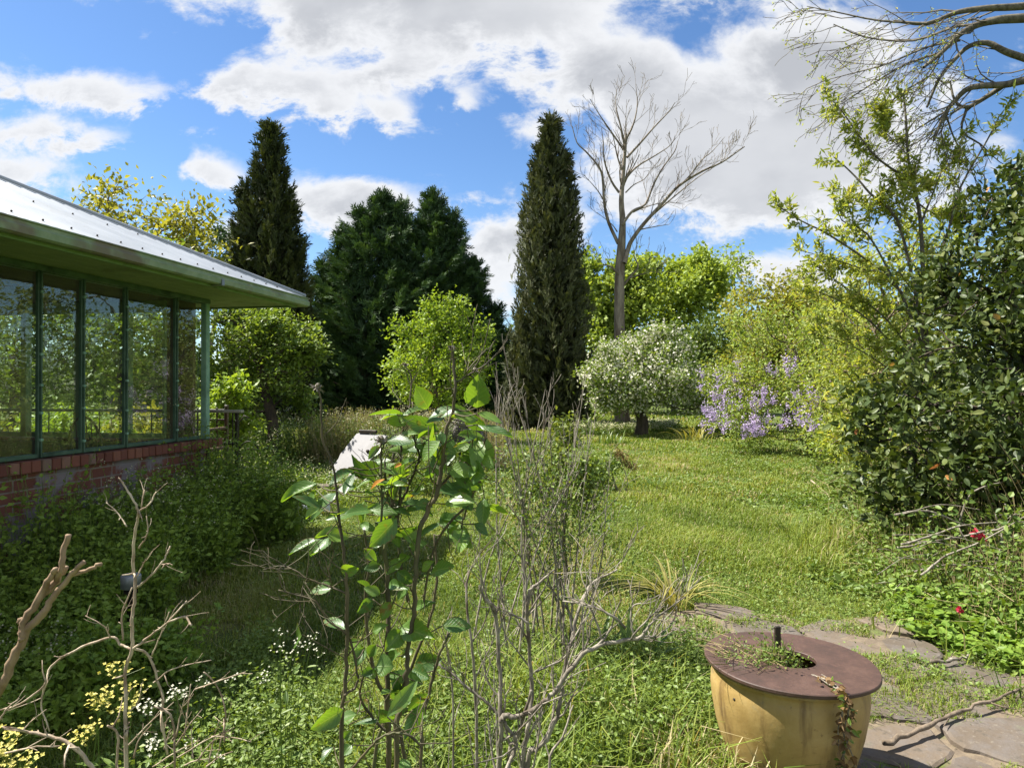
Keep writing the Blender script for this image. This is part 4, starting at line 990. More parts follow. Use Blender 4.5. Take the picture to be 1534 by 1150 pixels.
# far trees behind the lawn
far = [
 ('broad_tree', 'round lime green tree between the pencil cypress and the dead tree', (905, 640, 41), (905, 470, 41), [((915, 440, 41), (2.3, 2.2, 2.3), 2), ((900, 500, 41), (2.6, 2.2, 2.6), 2), ((870, 450, 41), (1.5, 1.5, 2), .8)], 620, 26, .26, .2, 'lime_far', 91, 60),
 ('broad_tree', 'broad lime green tree directly behind the dead tree trunk', (1010, 640, 43), (1010, 480, 43), [((1010, 440, 43), (2.6, 2.2, 2.0), 2), ((1045, 420, 43), (1.6, 1.6, 1.6), 1), ((975, 410, 43), (.9, .9, 1.1), .5), ((1000, 510, 42), (4, 2.5, 3.0), 2)], 900, 26, .26, .2, 'lime_far', 92, 70),
 ('broad_tree', 'green spreading tree behind the blossom tree and left of the wisteria', (1100, 640, 30), (1100, 540, 30), [((1085, 510, 30), (1.4, 1.4, 1.4), 1.2), ((1110, 570, 29), (1.8, 1.5, 1.8), 1.6), ((1060, 555, 31), (1.2, 1.2, 1.6), 1)], 520, 28, .16, .11, 'mid_far', 93, 60),
 ('broad_tree', 'yellow green bushy tree above the wisteria', (1180, 640, 27), (1180, 520, 27), [((1150, 480, 27), (1.5, 1.4, 1.5), 1.2), ((1195, 470, 27), (1.4, 1.4, 1.2), 1), ((1240, 500, 26), (1.6, 1.4, 1.6), 1.2), ((1160, 540, 26), (1.8, 1.4, 1.6), 1.2)], 620, 28, .15, .10, 'yellow_green', 94, 70),
 ('birch_tree', 'slender sparse pale leaved tree rising above the far crowns', (1100, 640, 46), (1100, 390, 46), [((1100, 400, 46), (1.6, 1.4, 1.6), 1), ((1105, 450, 46), (2.0, 1.6, 1.6), 1)], 150, 7, .22, .16, 'lime_far', 95, 0),
 ('pine_tree', 'dark dome of a distant tree between the wisteria and the leaning tree', (1215, 640, 55), (1215, 480, 55), [((1215, 465, 55), (2.2, 2, 1.6), 1), ((1250, 480, 55), (2.5, 2, 1.8), 1)], 220, 22, .3, .16, 'olive', 96, 30),
 ('pine_tree', 'small distant dark tree between the yellow tree and the left cypress', (325, 640, 48), (325, 400, 48), [((330, 362, 48), (1.0, 1.0, .75), 1), ((315, 385, 48), (.9, .9, .6), .6), ((338, 390, 48), (.6, .8, .7), .5)], 90, 13, .26, .15, 'conifer', 97, 12),
 ('broad_tree', 'pale distant tree low in the gap beside the twin conifers', (755, 640, 55), (755, 560, 55), [((750, 545, 55), (2.8, 2, 2.2), 1), ((775, 530, 55), (1.6, 1.6, 2.2), 1)], 220, 20, .28, .2, 'mid_far', 98, 30),
 ('broad_tree', 'dark green tree low behind the golden bushes on the right', (1330, 640, 22), (1330, 560, 22), [((1320, 560, 22), (2.6, 2, 1.9), 1), ((1420, 520, 21), (2.6, 2, 2.4), 1), ((1530, 500, 20), (2.6, 2, 2.6), 1)], 520, 20, .16, .1, 'olive', 99, 60),
]
for nm, lab, bs, tpx, el, npt, per, L, Wd, mt, sd, cl in far:
    b = at(*bs); b[2] = 0; sparse = nm == 'birch_tree'
    broad_tree(nm, lab, 'tree', b, trunk_from(b, pt(*tpx), .3, sd), (.22, .08) if not sparse else (.12, .03), [(pt(*c), r, w) for c, r, w in el], npt, per, L, Wd, M[mt], M['bark_far'], sd, clumps=cl, cl_r=.2, shoot=.7, spread=.2, shell=.3 if not sparse else .1, tip_r=.012, min_z=.3)
# a far wall of trees closing the horizon
def far_woods():
    rs = RS(101); mb = MB()
    for x in np.arange(-70, 75, 3.1):
        y = 62 + rs.uniform(-5, 8); h = rs.uniform(4.2, 6.4); c = rs.uniform(0, .6); n = 900
        P = np.array([x, y, h * .5]) + rvec(rs, n) * (rs.rand(n, 1) ** .4) * np.array([3.0, 2.4, h * .52]) * (1 + .25 * rs.normal(0, 1, (n, 1)) * .5); P = P[P[:, 2] > .1]; n = len(P)
        place(mb, T_DIA, P, rvec(rs, n), norm(rvec(rs, n) * .6 + [0, 0, .5]), rs.uniform(.3, .6, n), rs.uniform(.22, .4, n), np.clip(c + rs.rand(n) * .5, 0, 1))
    tag(mb.build('far_woods', M['mid_far']), 'low far-off belt of trees along the horizon', 'woods', kind='stuff')
far_woods()

# trees behind and beside the house
b = np.array([-8.0, 15.2, 0])
broad_tree('spring_tree', 'yellow green tree with bare twig ends rising behind the house roof', 'tree', b, trunk_from(b, (-8.1, 15, 3.6), .15, 5), (.2, .09),
           [((-8.2, 15, 4.6), (1.5, 1.3, 1.0), 2.2), ((-7.25, 15, 4.5), (1.0, 1.0, 1.0), 1.1), ((-9.2, 15, 5.0), (.8, .9, .8), .8), ((-8.6, 15, 5.5), (1.0, .9, .75), .8), ((-7.0, 14.9, 5.2), (.6, .6, .55), .4), ((-8.0, 14.6, 3.2), (2.2, 1.5, 1.0), 1.6)],
           520, 11, .13, .075, M['yellow_green'], M['bark'], 111, clumps=90, cl_r=.2, shell=.3, shoot=.5, spread=.12, tip_r=.008)
for i, (x, y, lab, sd, mt, z) in enumerate([(-9.8, 13.2, 'leafy tree with a low forked trunk seen through the left sunroom panes', 112, 'apple', 2.3), (-7.3, 12.6, 'leafy tree seen through the middle sunroom panes beyond the handrail', 113, 'apple', 2.2)]):
    b = np.array([x, y, 0]); broad_tree('veranda_tree', lab, 'tree', b, trunk_from(b, (x + .2, y, 2.2), .12, sd), (.17, .1), [((x, y, z), (1.6, 1.1, 1.2), 2), ((x + .8, y + .5, z - .6), (1.2, 1, .9), 1), ((x - .8, y + .3, z + .9), (1.3, 1, .9), 1), ((x, y, z + 1.3), (1.6, 1.2, .7), 1)], 480, 18, .11, .065, M[mt], M['bark_dark'], sd, clumps=70, cl_r=.25, shell=.3, shoot=.4, spread=.12)
for i, (x, y, r, lab, sd, mt, h) in enumerate([(-8.6, 10.6, .9, 'low sunlit bush beyond the veranda rail seen through the left panes', 114, 'weed_pale', 1.1), (-6.6, 10.2, .85, 'low sunlit bush beyond the veranda rail seen through the middle panes', 115, 'lime', 1.0), (-5.35, 9.9, .6, 'low green bush beyond the veranda rail next to the corner post', 116, 'yellow_green', .9)]):
    b = np.array([x, y, 0]); broad_tree('garden_bush', lab, 'bush', b, trunk_from(b, (x, y, h * .5), .04, sd), (.04, .02), [((x, y, h * .62), (r, r * .8, h * .55), 1)], 170, 18, .085, .055, M[mt], M['bark'], sd, shell=.4, shoot=.25, spread=.08, min_z=.08)
# the layered olive tree next to the corner of the sunroom, and the bright shrub in front
b = at(400, 640, 13); b[2] = 0
broad_tree('maple_tree', 'olive green tree with layered drooping branches beside the sunroom corner', 'tree', b, trunk_from(b, pt(385, 500, 13), .12, 7), (.13, .06),
           [(pt(390, 500, 13), (.95, .9, .55), 1.2), (pt(345, 520, 13.3), (.8, .9, .8), 1.2), (pt(425, 540, 13), (.55, .8, .6), 1), (pt(385, 580, 13), (1.0, .9, .6), 1.4), (pt(445, 525, 12.8), (.32, .5, .22), .4), (pt(330, 470, 13.5), (.6, .6, .35), .6), (pt(440, 590, 13), (.35, .5, .3), .5), (pt(420, 480, 12.8), (.5, .5, .2), .4)],
           620, 17, .085, .055, M['apple'], M['bark_dark'], 117, clumps=80, cl_r=.2, shell=.25, shoot=.35, spread=.07, up=.75, min_z=.25)
b = at(345, 660, 9.6); b[2] = 0
broad_tree('garden_bush', 'bright lime green shrub beside the pale corner post', 'bush', b, trunk_from(b, pt(347, 600, 9.6), .04, 8), (.035, .015),
           [(pt(350, 585, 9.6), (.22, .2, .2), 1), (pt(335, 620, 9.6), (.30, .25, .25), 1.3), (pt(360, 640, 9.6), (.2, .2, .3), .8)], 110, 16, .075, .055, M['lime'], M['bark'], 118, shell=.2, shoot=.2, spread=.05, up=.65, min_z=.2)

# ------------------------------------------------------------------ right side
def wisteria():
    b = np.array([7.6, 17.5, 0]); rs = RS(121)
    def flowers(root, tp, td, rs):
        mb = MB(); pk = [(1080, 600, 16.4), (1075, 625, 16.2), (1100, 640, 16.0), (1092, 580, 16.6), (1135, 635, 15.6), (1160, 605, 15.4), (1200, 615, 15), (1125, 610, 15.8), (1180, 640, 14.9), (1085, 565, 16.7), (1215, 645, 14.6), (1150, 650, 15.2), (1110, 655, 15.6), (1070, 640, 16.4), (1230, 600, 14.8), (1170, 560, 15.4)]
        for px, py, d in pk:
            for q in range(rs.randint(5, 9)):
                c = at(px, py - 14, d) + rs.normal(0, 1, 3) * [.25, .15, .11]; n = 44; t = rs.rand(n, 1); P = c - np.array([0, 0, .17]) * t + rs.normal(0, 1, (n, 3)) * .075 * (1.1 - t)
                place(mb, T_DIA, P, rvec(rs, n), rvec(rs, n), .042, .036, np.clip(rs.rand(n) * .6 + rs.rand() * .4, 0, 1))
        child(mb, 'flower', M['petal_lilac'], root)
    broad_tree('wisteria_bush', 'golden leaved wisteria mound hung with lilac flowers at the lawn edge', 'bush', b, trunk_from(b, (7.4, 16.6, 1.6), .15, 2), (.12, .05),
               [(pt(1170, 560, 16.6), (1.5, 1.2, 1.4), 2), (pt(1120, 590, 17), (.95, 1, 1.1), 1.2), (pt(1240, 560, 15.5), (1.3, 1.1, 1.4), 1.8), (pt(1190, 630, 15.8), (1.6, 1.0, .65), 1.6), (pt(1280, 620, 14.5), (1.0, 1, .9), 1), (pt(1150, 500, 17.2), (1.1, 1, .7), .9), (pt(1240, 490, 16), (1.2, 1, .8), .9), (pt(1270, 665, 13.8), (.9, .9, .5), .8)],
               900, 19, .085, .045, M['gold'], M['bark'], 121, clumps=150, cl_r=.17, shell=.45, shoot=.4, spread=.08, min_z=.1, extra=flowers)
wisteria()

b = np.array([5.2, 6.9, 0])
def cam_extra(root, tp, td, rs):
    i = rs.choice(len(tp), 75, False); n = len(i); mb = MB(); out = norm(tp[i] - np.array([4.9, 6.9, 1.8]))
    place(mb, T_OVAL, tp[i] + out * .10, norm(rvec(rs, n) + out * .4 - [0, 0, .5]), norm(out + rvec(rs, n) * .5), rs.uniform(.06, .10, n), rs.uniform(.03, .05, n), rs.rand(n))
    V = mb.V[0].reshape(n, -1, 3)
    for q in range(n):
        m1 = MB(); m1.add(V[q], T_OVAL[1], rs.rand()); child(m1, 'withered_leaf', M['withered'], root)
def camellia_bush():
    rs = RS(131); root = empty('camellia_bush', tuple(b), 'large dark camellia with glossy leaves and a few withered orange ones', 'bush')
    ells = [((4.75, 6.5, 1.75), (1.1, 1.1, 1.3), 2.4), ((5.7, 6.9, 2.6), (1.15, 1.2, 1.3), 2.4), ((3.95, 6.2, 1.05), (.75, .8, .85), 1.2), ((6.2, 6.6, 1.6), (1.2, 1.2, 1.7), 1.6), ((5.0, 6.2, .9), (1.3, .9, .8), 1.2), ((6.0, 6.8, 3.5), (.85, .9, .8), 1.1), ((6.6, 6.9, 2.9), (1.0, 1.0, 1.5), 1.3), ((5.4, 6.7, 1.5), (1.2, .8, 1.3), 1.5), ((4.75, 6.6, 2.75), (.55, .7, .5), .5)]
    pts = ell_points(rs, ells, 2100, .68, 320, .11); pts = pts[pts[:, 2] > .2]
    chains, tp, td = grow(trunk_from(b, (5.1, 6.8, 1.9), .08, 4), (.13, .05), pts, rs, .006); mb = MB(); chains_mesh(mb, chains); child(mb, 'trunk', M['bark_dark'], root, True)
    mb = MB(); ctr = np.array([4.9, 6.8, 1.6]); out = norm(tp - ctr); foliage(mb, tp, norm(td + out * .8), rs, 16, .078, .040, .22, .06, T_OVAL, .42, .0); child(mb, 'crown', M['camellia'], root)
    cam_extra(root, tp, td, rs)
camellia_bush()

def twiglets(rs, chains, P, r, n, L, levels, ang=(.4, .9), up=.3, t0=.25, bias=None, wob=.18, taper=.35):
    P = np.asarray(P, float); seg = np.linalg.norm(np.diff(P, axis=0), axis=1); cum = np.concatenate([[0], np.cumsum(seg)]); tot = cum[-1]
    r = np.asarray(r, float) if np.ndim(r) else np.full(len(P), r)
    if len(r) != len(P): r = np.linspace(r[0], r[-1], len(P))
    for q in range(n):
        t = t0 + (1 - t0) * (q + rs.rand()) / n; s = min(t * tot, tot * .999); i = min(np.searchsorted(cum, s, 'right') - 1, len(P) - 2); f = (s - cum[i]) / max(seg[i], 1e-6)
        p = P[i] * (1 - f) + P[i + 1] * f; T = norm(P[i + 1] - P[i]); a = rs.uniform(*ang); side = norm(np.cross(T, rs.normal(0, 1, 3)))
        D = T * math.cos(a) + side * math.sin(a) + np.array([0, 0, up]); 
        if bias is not None: D = D + bias
        D = norm(D); l = L * rs.uniform(.55, 1.25) * (1.1 - .5 * t); rr = (r[i] * (1 - f) + r[i + 1] * f) * rs.uniform(.45, .7); m = 5; C = [p]
        for k in range(m - 1):
            D = norm(D + rs.normal(0, wob, 3) + np.array([0, 0, up * .18])); C.append(C[-1] + D * l / (m - 1))
        C = np.array(C); R = np.linspace(rr, rr * taper, m); chains.append((C, R))
        if levels > 1: twiglets(rs, chains, C, R, max(2, int(n * .55)), L * .55, levels - 1, ang, up, .2, bias, wob, taper)

def limb(pts, d, rs, wob=.03):
    dd = d + np.cumsum(rs.normal(0, wob * d, len(pts))) * .5; return smooth_poly([at(x, y, q) for (x, y), q in zip(pts, dd)], 3)

def dead_tree():
    rs = RS(141); D = 25.6; b = at(933, 645, D); b[2] = -.05; root = empty('dead_tree', tuple(b), 'tall bare leafless tree with pale grey trunk and fine twigs', 'tree'); ch = []
    Z = lambda L: [(700 + x / 3.402, 100 + y / 3.402) for x, y in L]
    tr = smooth_poly([at(933, 646, D), at(931, 600, D), at(929, 540, D), at(928, 490, D), at(928, 430, D), at(930, 385, D), at(933, 335, D), at(931, 300, D), at(934, 260, D), at(937, 220, D), at(938, 200, D)], 3)
    ch.append((tr, np.interp(np.linspace(0, 1, len(tr)), [0, .1, .3, .5, .6, .75, 1], [.36, .27, .22, .19, .13, .09, .045])))
    L = [ (Z([(770,900),(722,795),(700,700),(690,560),(665,500),(605,430),(560,385),(535,300)]), .10), (Z([(702,690),(662,625),(590,545)]), .045), (Z([(775,640),(735,580),(700,480),(695,390),(685,310)]), .07),
          (Z([(800,425),(742,340),(680,250),(625,160)]), .06), (Z([(804,390),(780,290),(758,190),(765,100)]), .06), (Z([(810,370),(848,290),(868,190),(860,85)]), .06), (Z([(815,460),(880,390),(950,310),(1030,225),(1060,180)]), .07),
          (Z([(800,580),(862,510),(960,450),(1040,395),(1062,345)]), .06), (Z([(790,805),(842,735),(908,700),(950,600),(1000,510),(1058,430),(1075,375)]), .08), (Z([(800,1000),(820,930),(838,885),(900,800),(1000,690),(1080,605),(1200,530),(1300,485),(1415,405)]), .14),
          (Z([(1060,625),(1130,560),(1200,470),(1250,430),(1315,355)]), .05), (Z([(905,790),(985,720),(1080,640),(1180,560),(1290,490)]), .06), (Z([(800,1110),(830,1070),(872,1020),(850,960),(868,910)]), .07), (Z([(832,1075),(895,1055),(970,1040)]), .035), (Z([(775,1060),(735,1020),(700,1010),(670,1012)]), .07),
          (Z([(808,640),(850,600),(905,570),(940,520)]), .04), (Z([(845,740),(905,715),(1010,690),(1110,700)]), .045), (Z([(765,840),(735,800),(660,740)]), .04)]
    for pts, r in L:
        r *= .75; P = limb(pts, D, rs, .012); R = np.linspace(r, r * .2, len(P)); ch.append((P, R)); k = max(4, int(len(P) * .36)); twiglets(rs, ch, P, R * .55, k + 1, 1.25, 3, (.35, .95), .3, .2, norm(P[-1] - P[0]) * .3, .18)
    twiglets(rs, ch, tr[-12:], np.linspace(.09, .04, 12), 8, 1.5, 3, (.3, .7), .5, .2)
    mb = MB()
    for P, R in ch: tube(mb, P, np.maximum(R * .92, .0055), 8 if R[0] > .05 else 4, cap=False)
    child(mb, 'trunk', M['bark_dead'], root, True)
dead_tree()

def overhang_tree():
    rs = RS(151); D = 8.5; b = np.array([9.6, 9.5, 0]); root = empty('overhanging_tree', tuple(b), 'large tree with thick grey branches and fine budding twigs hanging in from the right', 'tree'); ch = []
    tr = smooth_poly([(9.6, 9.5, -.1), (9.5, 9.4, 1.5), (9.3, 9.3, 3.2), (9.0, 9.1, 4.9), (8.8, 9, 6.6), (8.9, 9, 8.5)], 3); ch.append((tr, np.linspace(.38, .16, len(tr))))
    L = [([(1850, -60), (1650, -5), (1534, 8), (1480, 11), (1436, 17), (1390, 34), (1340, 30)], .085, 4.9 + 2), ([(1850, 10), (1650, 20), (1534, 26), (1495, 29), (1466, 36), (1440, 50), (1412, 78), (1385, 100)], .10, 0), ([(1860, 160), (1650, 120), (1534, 85), (1504, 74), (1481, 63), (1454, 68), (1432, 88), (1408, 118), (1390, 160)], .075, 0),
         ([(1870, 60), (1650, 95), (1534, 120), (1507, 126), (1457, 130), (1434, 148), (1416, 172), (1400, 210)], .085, 0), ([(1507, 126), (1478, 145), (1450, 160), (1432, 150), (1425, 120)], .05, 0), ([(1450, 160), (1442, 195), (1470, 215), (1490, 235)], .03, 0), ([(1418, 170), (1432, 210), (1455, 245), (1465, 262)], .02, 0), ([(1466, 36), (1430, 40), (1370, 60), (1300, 55), (1250, 35)], .035, 0), ([(1412, 78), (1360, 95), (1300, 130), (1262, 155)], .028, 0), ([(1440, 60), (1390, 70), (1330, 95), (1275, 110), (1235, 120)], .026, 0), ([(1390, 34), (1320, 30), (1260, 18), (1210, 8)], .025, 0), ([(1400, 110), (1350, 140), (1310, 175)], .022, 0), ([(1420, 165), (1380, 190), (1345, 215)], .022, 0)]
    tp = []
    for pts, r, _ in L:
        P = limb(pts, D, rs, .012)
        r *= .72; R = np.linspace(r, r * .25, len(P)); ch.append((P, R)); c0 = len(ch); vis = P[int(len(P) * .35):] if r > .06 else P
        twiglets(rs, ch, vis, np.minimum(np.linspace(r * .6, .012, len(vis)), .022), 8 if r > .06 else 7, .85, 3, (.3, .95), -.12, .1, np.array([-.42, 0, -.18]), .17)
        tp += [c for c, q in ch[c0:] if q[0] < .012]
    mb = MB()
    for P, R in ch: tube(mb, P, np.maximum(R, .0035), 9 if R[0] > .03 else 3, cap=False)
    child(mb, 'trunk', M['bark_far'], root, True)
    A = np.concatenate([c[2:] for c in tp]); A = A[rs.rand(len(A)) < .30]; A = np.repeat(A, 3, 0); n = len(A); mb = MB()
    place(mb, T_DIA, A + rs.normal(0, .02, (n, 3)), norm(rvec(rs, n) - [0, 0, .3]), rvec(rs, n), rs.uniform(.018, .045, n), rs.uniform(.012, .024, n), rs.rand(n)); child(mb, 'crown', M['willowy'], root)
overhang_tree()

def leaning_tree():
    rs = RS(161); D = 8.6; b = at(1400, 775, D); b[2] = 0; root = empty('slender_tree', tuple(b), 'slender open tree with narrow yellow green leaves rising behind the camellia', 'tree'); ch = []; shoots = []
    L = [([(1400, 775), (1392, 600), (1385, 450), (1380, 335), (1371, 280), (1362, 240), (1358, 170), (1354, 138)], .034), ([(1366, 270), (1320, 240), (1290, 205), (1262, 165), (1248, 150)], .016), ([(1392, 560), (1372, 440), (1345, 330), (1305, 290), (1288, 270), (1268, 250), (1250, 235)], .022), ([(1390, 540), (1345, 430), (1300, 390), (1240, 350), (1200, 330), (1162, 305)], .02), ([(1340, 420), (1300, 350), (1262, 330), (1250, 290)], .014), ([(1385, 470), (1330, 420), (1270, 395), (1200, 375)], .016),
         ([(1330, 335), (1352, 300), (1365, 258)], .010), ([(1392, 600), (1340, 520), (1290, 470), (1235, 440), (1190, 425)], .016), ([(1385, 450), (1420, 350), (1440, 280), (1480, 210), (1500, 170)], .02), ([(1380, 335), (1410, 260), (1425, 215)], .014), ([(1390, 560), (1330, 480), (1280, 440), (1225, 400)], .014), ([(1395, 620), (1340, 560), (1280, 520), (1220, 500)], .014), ([(1371, 300), (1400, 320), (1440, 330)], .012), ([(1360, 230), (1330, 200), (1320, 170)], .008), ([(1380, 340), (1330, 310), (1300, 320)], .010)]
    for pts, r in L:
        P = limb(pts, D, rs, .012); R = np.linspace(r, r * .3, len(P)); ch.append((P, R)); c0 = len(ch)
        twiglets(rs, ch, P, np.minimum(R, .010), 8, .42, 2, (.45, 1.0), .25, .3, None, .14); shoots += [c for c, q in ch[c0:]] + [P[-4:]]
    mb = MB()
    for P, R in ch: tube(mb, P, np.maximum(R, .0025), 7 if R[0] > .01 else 3, cap=False)
    child(mb, 'trunk', M['bark_far'], root, True); mb = MB()
    for T0 in (shoots,):
        A = np.concatenate([c[1:] for c in T0]); dd = np.concatenate([norm(np.diff(c, axis=0)) for c in T0]); per = 3; i = np.repeat(np.arange(len(A)), per); n = len(i)
        place(mb, T_SIX, A[i] - dd[i] * rs.rand(n, 1) * .1 + rs.normal(0, .02, (n, 3)), norm(dd[i] * .5 + rvec(rs, n) * .8 - [0, 0, .15]), norm(rvec(rs, n) * .7 + [0, 0, .5]), rs.uniform(.06, .11, n), rs.uniform(.022, .036, n), np.clip(rs.rand(len(A))[i] * .5 + rs.rand(n) * .5, 0, 1))
    child(mb, 'crown', M['willowy'], root)
leaning_tree()
b = at(1330, 720, 10.2); b[2] = 0
broad_tree('garden_bush', 'loose golden green bush filling the gap left of the camellia', 'bush', b, trunk_from(b, pt(1320, 560, 10.2), .1, 3), (.05, .02), [(pt(1290, 500, 10.2), (.75, .7, .75), 1.3), (pt(1330, 430, 10.2), (.75, .7, .75), 1.2), (pt(1260, 590, 10.2), (.6, .7, .7), 1), (pt(1340, 600, 10.4), (.8, .7, .9), 1), (pt(1235, 440, 10.6), (.5, .5, .45), .5), (pt(1380, 360, 10), (.6, .6, .6), .6), (pt(1300, 660, 9.6), (.5, .6, .4), .8)], 520, 17, .075, .032, M['willowy'], M['bark'], 162, clumps=90, cl_r=.2, shell=.3, shoot=.35, spread=.08, T=T_SIX, min_z=.1)

# ------------------------------------------------------------------ stoneware pot and its lid
def lathe(mb, prof, n=72, v=.5, m=0, c=(0, 0)):
    th = np.arange(n) * 2 * PI / n; V = np.concatenate([np.stack([c[0] + r * np.cos(th), c[1] + r * np.sin(th), 0 * th + z], 1) for r, z in prof])
    i = np.arange(len(prof) - 1)[:, None] * n; j = np.arange(n)[None]; k = (j + 1) % n
    mb.add(V, np.stack([i + j, i + k, i + n + k, i + n + j], -1).reshape(-1, 4), v, m)
def pot():
    rs = RS(201); R = empty('pot', (POT[0], POT[1], 0), 'large ochre glazed stoneware pot with dark stains on the stone path', 'pot')
    prof = [(0, .0), (.20, .0), (.222, .012), (.235, .05), (.262, .14), (.286, .23), (.300, .31), (.306, .37), (.303, .41), (.296, .432), (.300, .445), (.309, .450), (.312, .458), (.306, .464), (.288, .463), (.276, .45), (.280, .40), (.285, .33), (.0, .335)]
    mb = MB(); lathe(mb, prof[:-1]); mb.build('body', M['pot'], R, True)
    mb = MB(); lathe(mb, [(.284, .34), (.15, .352), (.0, .356)]); mb.build('soil', M['soil'], R, True)
    mb = MB(); tube(mb, [(-.255, -.14, .385), (-.268, -.147, .385)], [.008, .006], 10); mb.build('drain_hole', M['iron'], R, True)
    # iron lid with an off-centre hole
    n = 96; th = np.arange(n) * 2 * PI / n; wob = 1 + .004 * np.sin(3 * th + 1) + .003 * np.sin(7 * th)
    def ring(c, r, z): return np.stack([c[0] + r * np.cos(th), c[1] + r * np.sin(th), z + 0 * th], 1)
    zt, zb = .482, .466; O = (0.008, 0); Hc = (.012, .018); ro, rh = .337 * wob,   .106 * (1 + .02 * np.sin(2 * th + 1))
    rings = [ring(O, ro * .992, zb), ring(O, ro, zb + .003), ring(O, ro, zt - .003), ring(O, ro * .992, zt), ring(Hc, rh * 1.02, zt), ring(Hc, rh, zt - .002), ring(Hc, rh, zb), ring(O, ro * .992, zb)]
    V = np.concatenate(rings); V[:, 2] += -.012 * V[:, 0] - .004 * np.sin(V[:, 0] * 7 + V[:, 1] * 4); i = np.arange(len(rings) - 1)[:, None] * n; j = np.arange(n)[None]; k = (j + 1) % n
    L = empty('iron_cover', (POT[0], POT[1], 0), 'round rusty brown iron lid with a hole lying on the ochre pot', 'lid')
    mb = MB(); mb.add(V, np.stack([i + j, i + k, i + n + k, i + n + j], -1).reshape(-1, 4)); o = mb.build('plate', M['rust'], L)
    # stake
    mb = MB(); bev_box(mb, (-.013, -.006, .0), (.013, .006, .262), .002); o = mb.build('stake', M['iron']); o.location = (POT[0] - .018, POT[1] + .055, .34); o.rotation_euler = (.02, -.02, .2); tag(o, 'short dark flat stake standing up out of the lid hole', 'stake')
    # weeds sprouting through the hole, some lying over the lid
    mb = MB(); k = 75; P = np.stack([POT[0] + rs.normal(-.055, .03, k), POT[1] + rs.normal(-.01, .03, k), np.full(k, .36)], 1); herbs(mb, P, rs.uniform(.12, .19, k), rs, 11, .02, .010, stem=.0012, T=T_SIX, lean=.38, v0=.2, low=.45)
    k = 26; P = np.stack([POT[0] + rs.normal(-.05, .03, k), POT[1] + rs.normal(.02, .03, k), np.full(k, .42)], 1); blades(mb, P, rs.uniform(.08, .22, k), np.full(k, .005), rs.uniform(.2, .8, k), rs.uniform(0, 6.28, k), rs.rand(k), 0)
    k = 64; A = np.stack([POT[0] + rs.uniform(-.29, .03, k), POT[1] + rs.normal(.01, .075, k), .489 + rs.uniform(0, .02, k)], 1); A[:, 2] += -.012 * (A[:, 0] - POT[0]); a = rs.normal(0, .7, k) + PI; B = A + np.stack([np.cos(a), np.sin(a), rs.uniform(-.03, .22, k)], 1) * rs.uniform(.04, .13, (k, 1)); sticks(mb, A, B, .0016, .0008, rs.rand(k), 1)
    k = 260; Q = A[rs.randint(0, len(A), k)] + rs.normal(0, .02, (k, 3)) * [1, 1, .2] + [0, 0, .006]; place(mb, T_DIA, Q, rvec(rs, k), norm(rvec(rs, k) * .5 + [0, 0, .7]), rs.uniform(.008, .018, k), rs.uniform(.005, .009, k), rs.rand(k), (rs.rand() < 0) * 1)
    tag(mb.build('pot_weeds', [M['weed'], M['straw']]), 'small green weeds and dry stalks growing out of the pot lid hole', 'weeds', kind='stuff')
    # withered vine over the front
    mb = MB(); ml = MB()
    for q in range(4):
        C = [(POT[0] + .06 + rs.normal(0, .02), POT[1] - .09, .47), (POT[0] + .065 + rs.normal(0, .015), POT[1] - .25, .497), (POT[0] + .075 + rs.normal(0, .012), POT[1] - .345, .475), (POT[0] + .078 + rs.normal(0, .014), POT[1] - .325, .36), (POT[0] + .08 + rs.normal(0, .02), POT[1] - .305, .22), (POT[0] + .09 + rs.normal(0, .02), POT[1] - .285, .06 + .05 * q)]
        C = smooth_poly(C, 5); tube(mb, C, .0025, 5); A = C[4:]; n = len(A) * 2; i = np.repeat(np.arange(len(A)), 2)
        place(ml, T_SIX, A[i] + rs.normal(0, .008, (n, 3)) + [0, -.006, 0], norm(rvec(rs, n) + [0, -.5, -.5]), norm(rvec(rs, n) + [0, -.8, .4]), rs.uniform(.016, .042, n), rs.uniform(.012, .026, n), rs.rand(n), (1 if q == 3 else 0))
    R = empty('vine', (POT[0], POT[1], 0), 'thin withered vine trailing down the front of the ochre pot', 'vine'); mb.V = [v - np.array([POT[0], POT[1], 0]) for v in mb.V]; ml.V = [v - np.array([POT[0], POT[1], 0]) for v in ml.V]
    mb.build('stem', M['twig'], R); ml.build('foliage', [M['dead_head'], M['weed']], R)
pot()

# ------------------------------------------------------------------ near leaves with a real blade shape
def near_leaf(mb, base, tip, W, N, rs, v=.4, m=0, droop=.12, fold=.16, curl=0.):
    base = np.asarray(base, float); tip = np.asarray(tip, float); L = np.linalg.norm(tip - base); Y = (tip - base) / L; Z = norm(N - (N @ Y) * Y); X = np.cross(Y, Z)
    nu, nv = 7, 15; us = np.linspace(-1, 1, nu); vs = np.linspace(0, 1, nv); V = []; UV = []
    ph = rs.uniform(0, 6.28, 3); tw = rs.normal(0, .25)
    for j, s in enumerate(vs):
        w = .5 * (math.sin(PI * s ** .82) ** .78 if 0 < s < 1 else 0) * (1 - .18 * s) + .012
        for u in us:
            e = 1 + (.045 * (1 if j % 2 else -1) if abs(u) > .9 else 0)
            x = u * w * W * e; z = fold * abs(u) ** 1.3 * w * W * 2 - droop * L * (s ** 2 - s * .4) + .03 * W * math.sin(6 * s + ph[0] + 2 * u) * abs(u) + curl * W * u * u * (s - .4) + tw * u * w * W * s * .6
            y = s * L + (.06 * L * abs(u) * (s > .02) * (1 - s))
            V.append(base + X * x + Y * y + Z * z); UV.append((u, s))
    i = np.arange(nv - 1)[:, None] * nu + np.arange(nu - 1)[None]
    mb.add(V, np.stack([i, i + 1, i + nu + 1, i + nu], -1).reshape(-1, 4), v, m, UV)

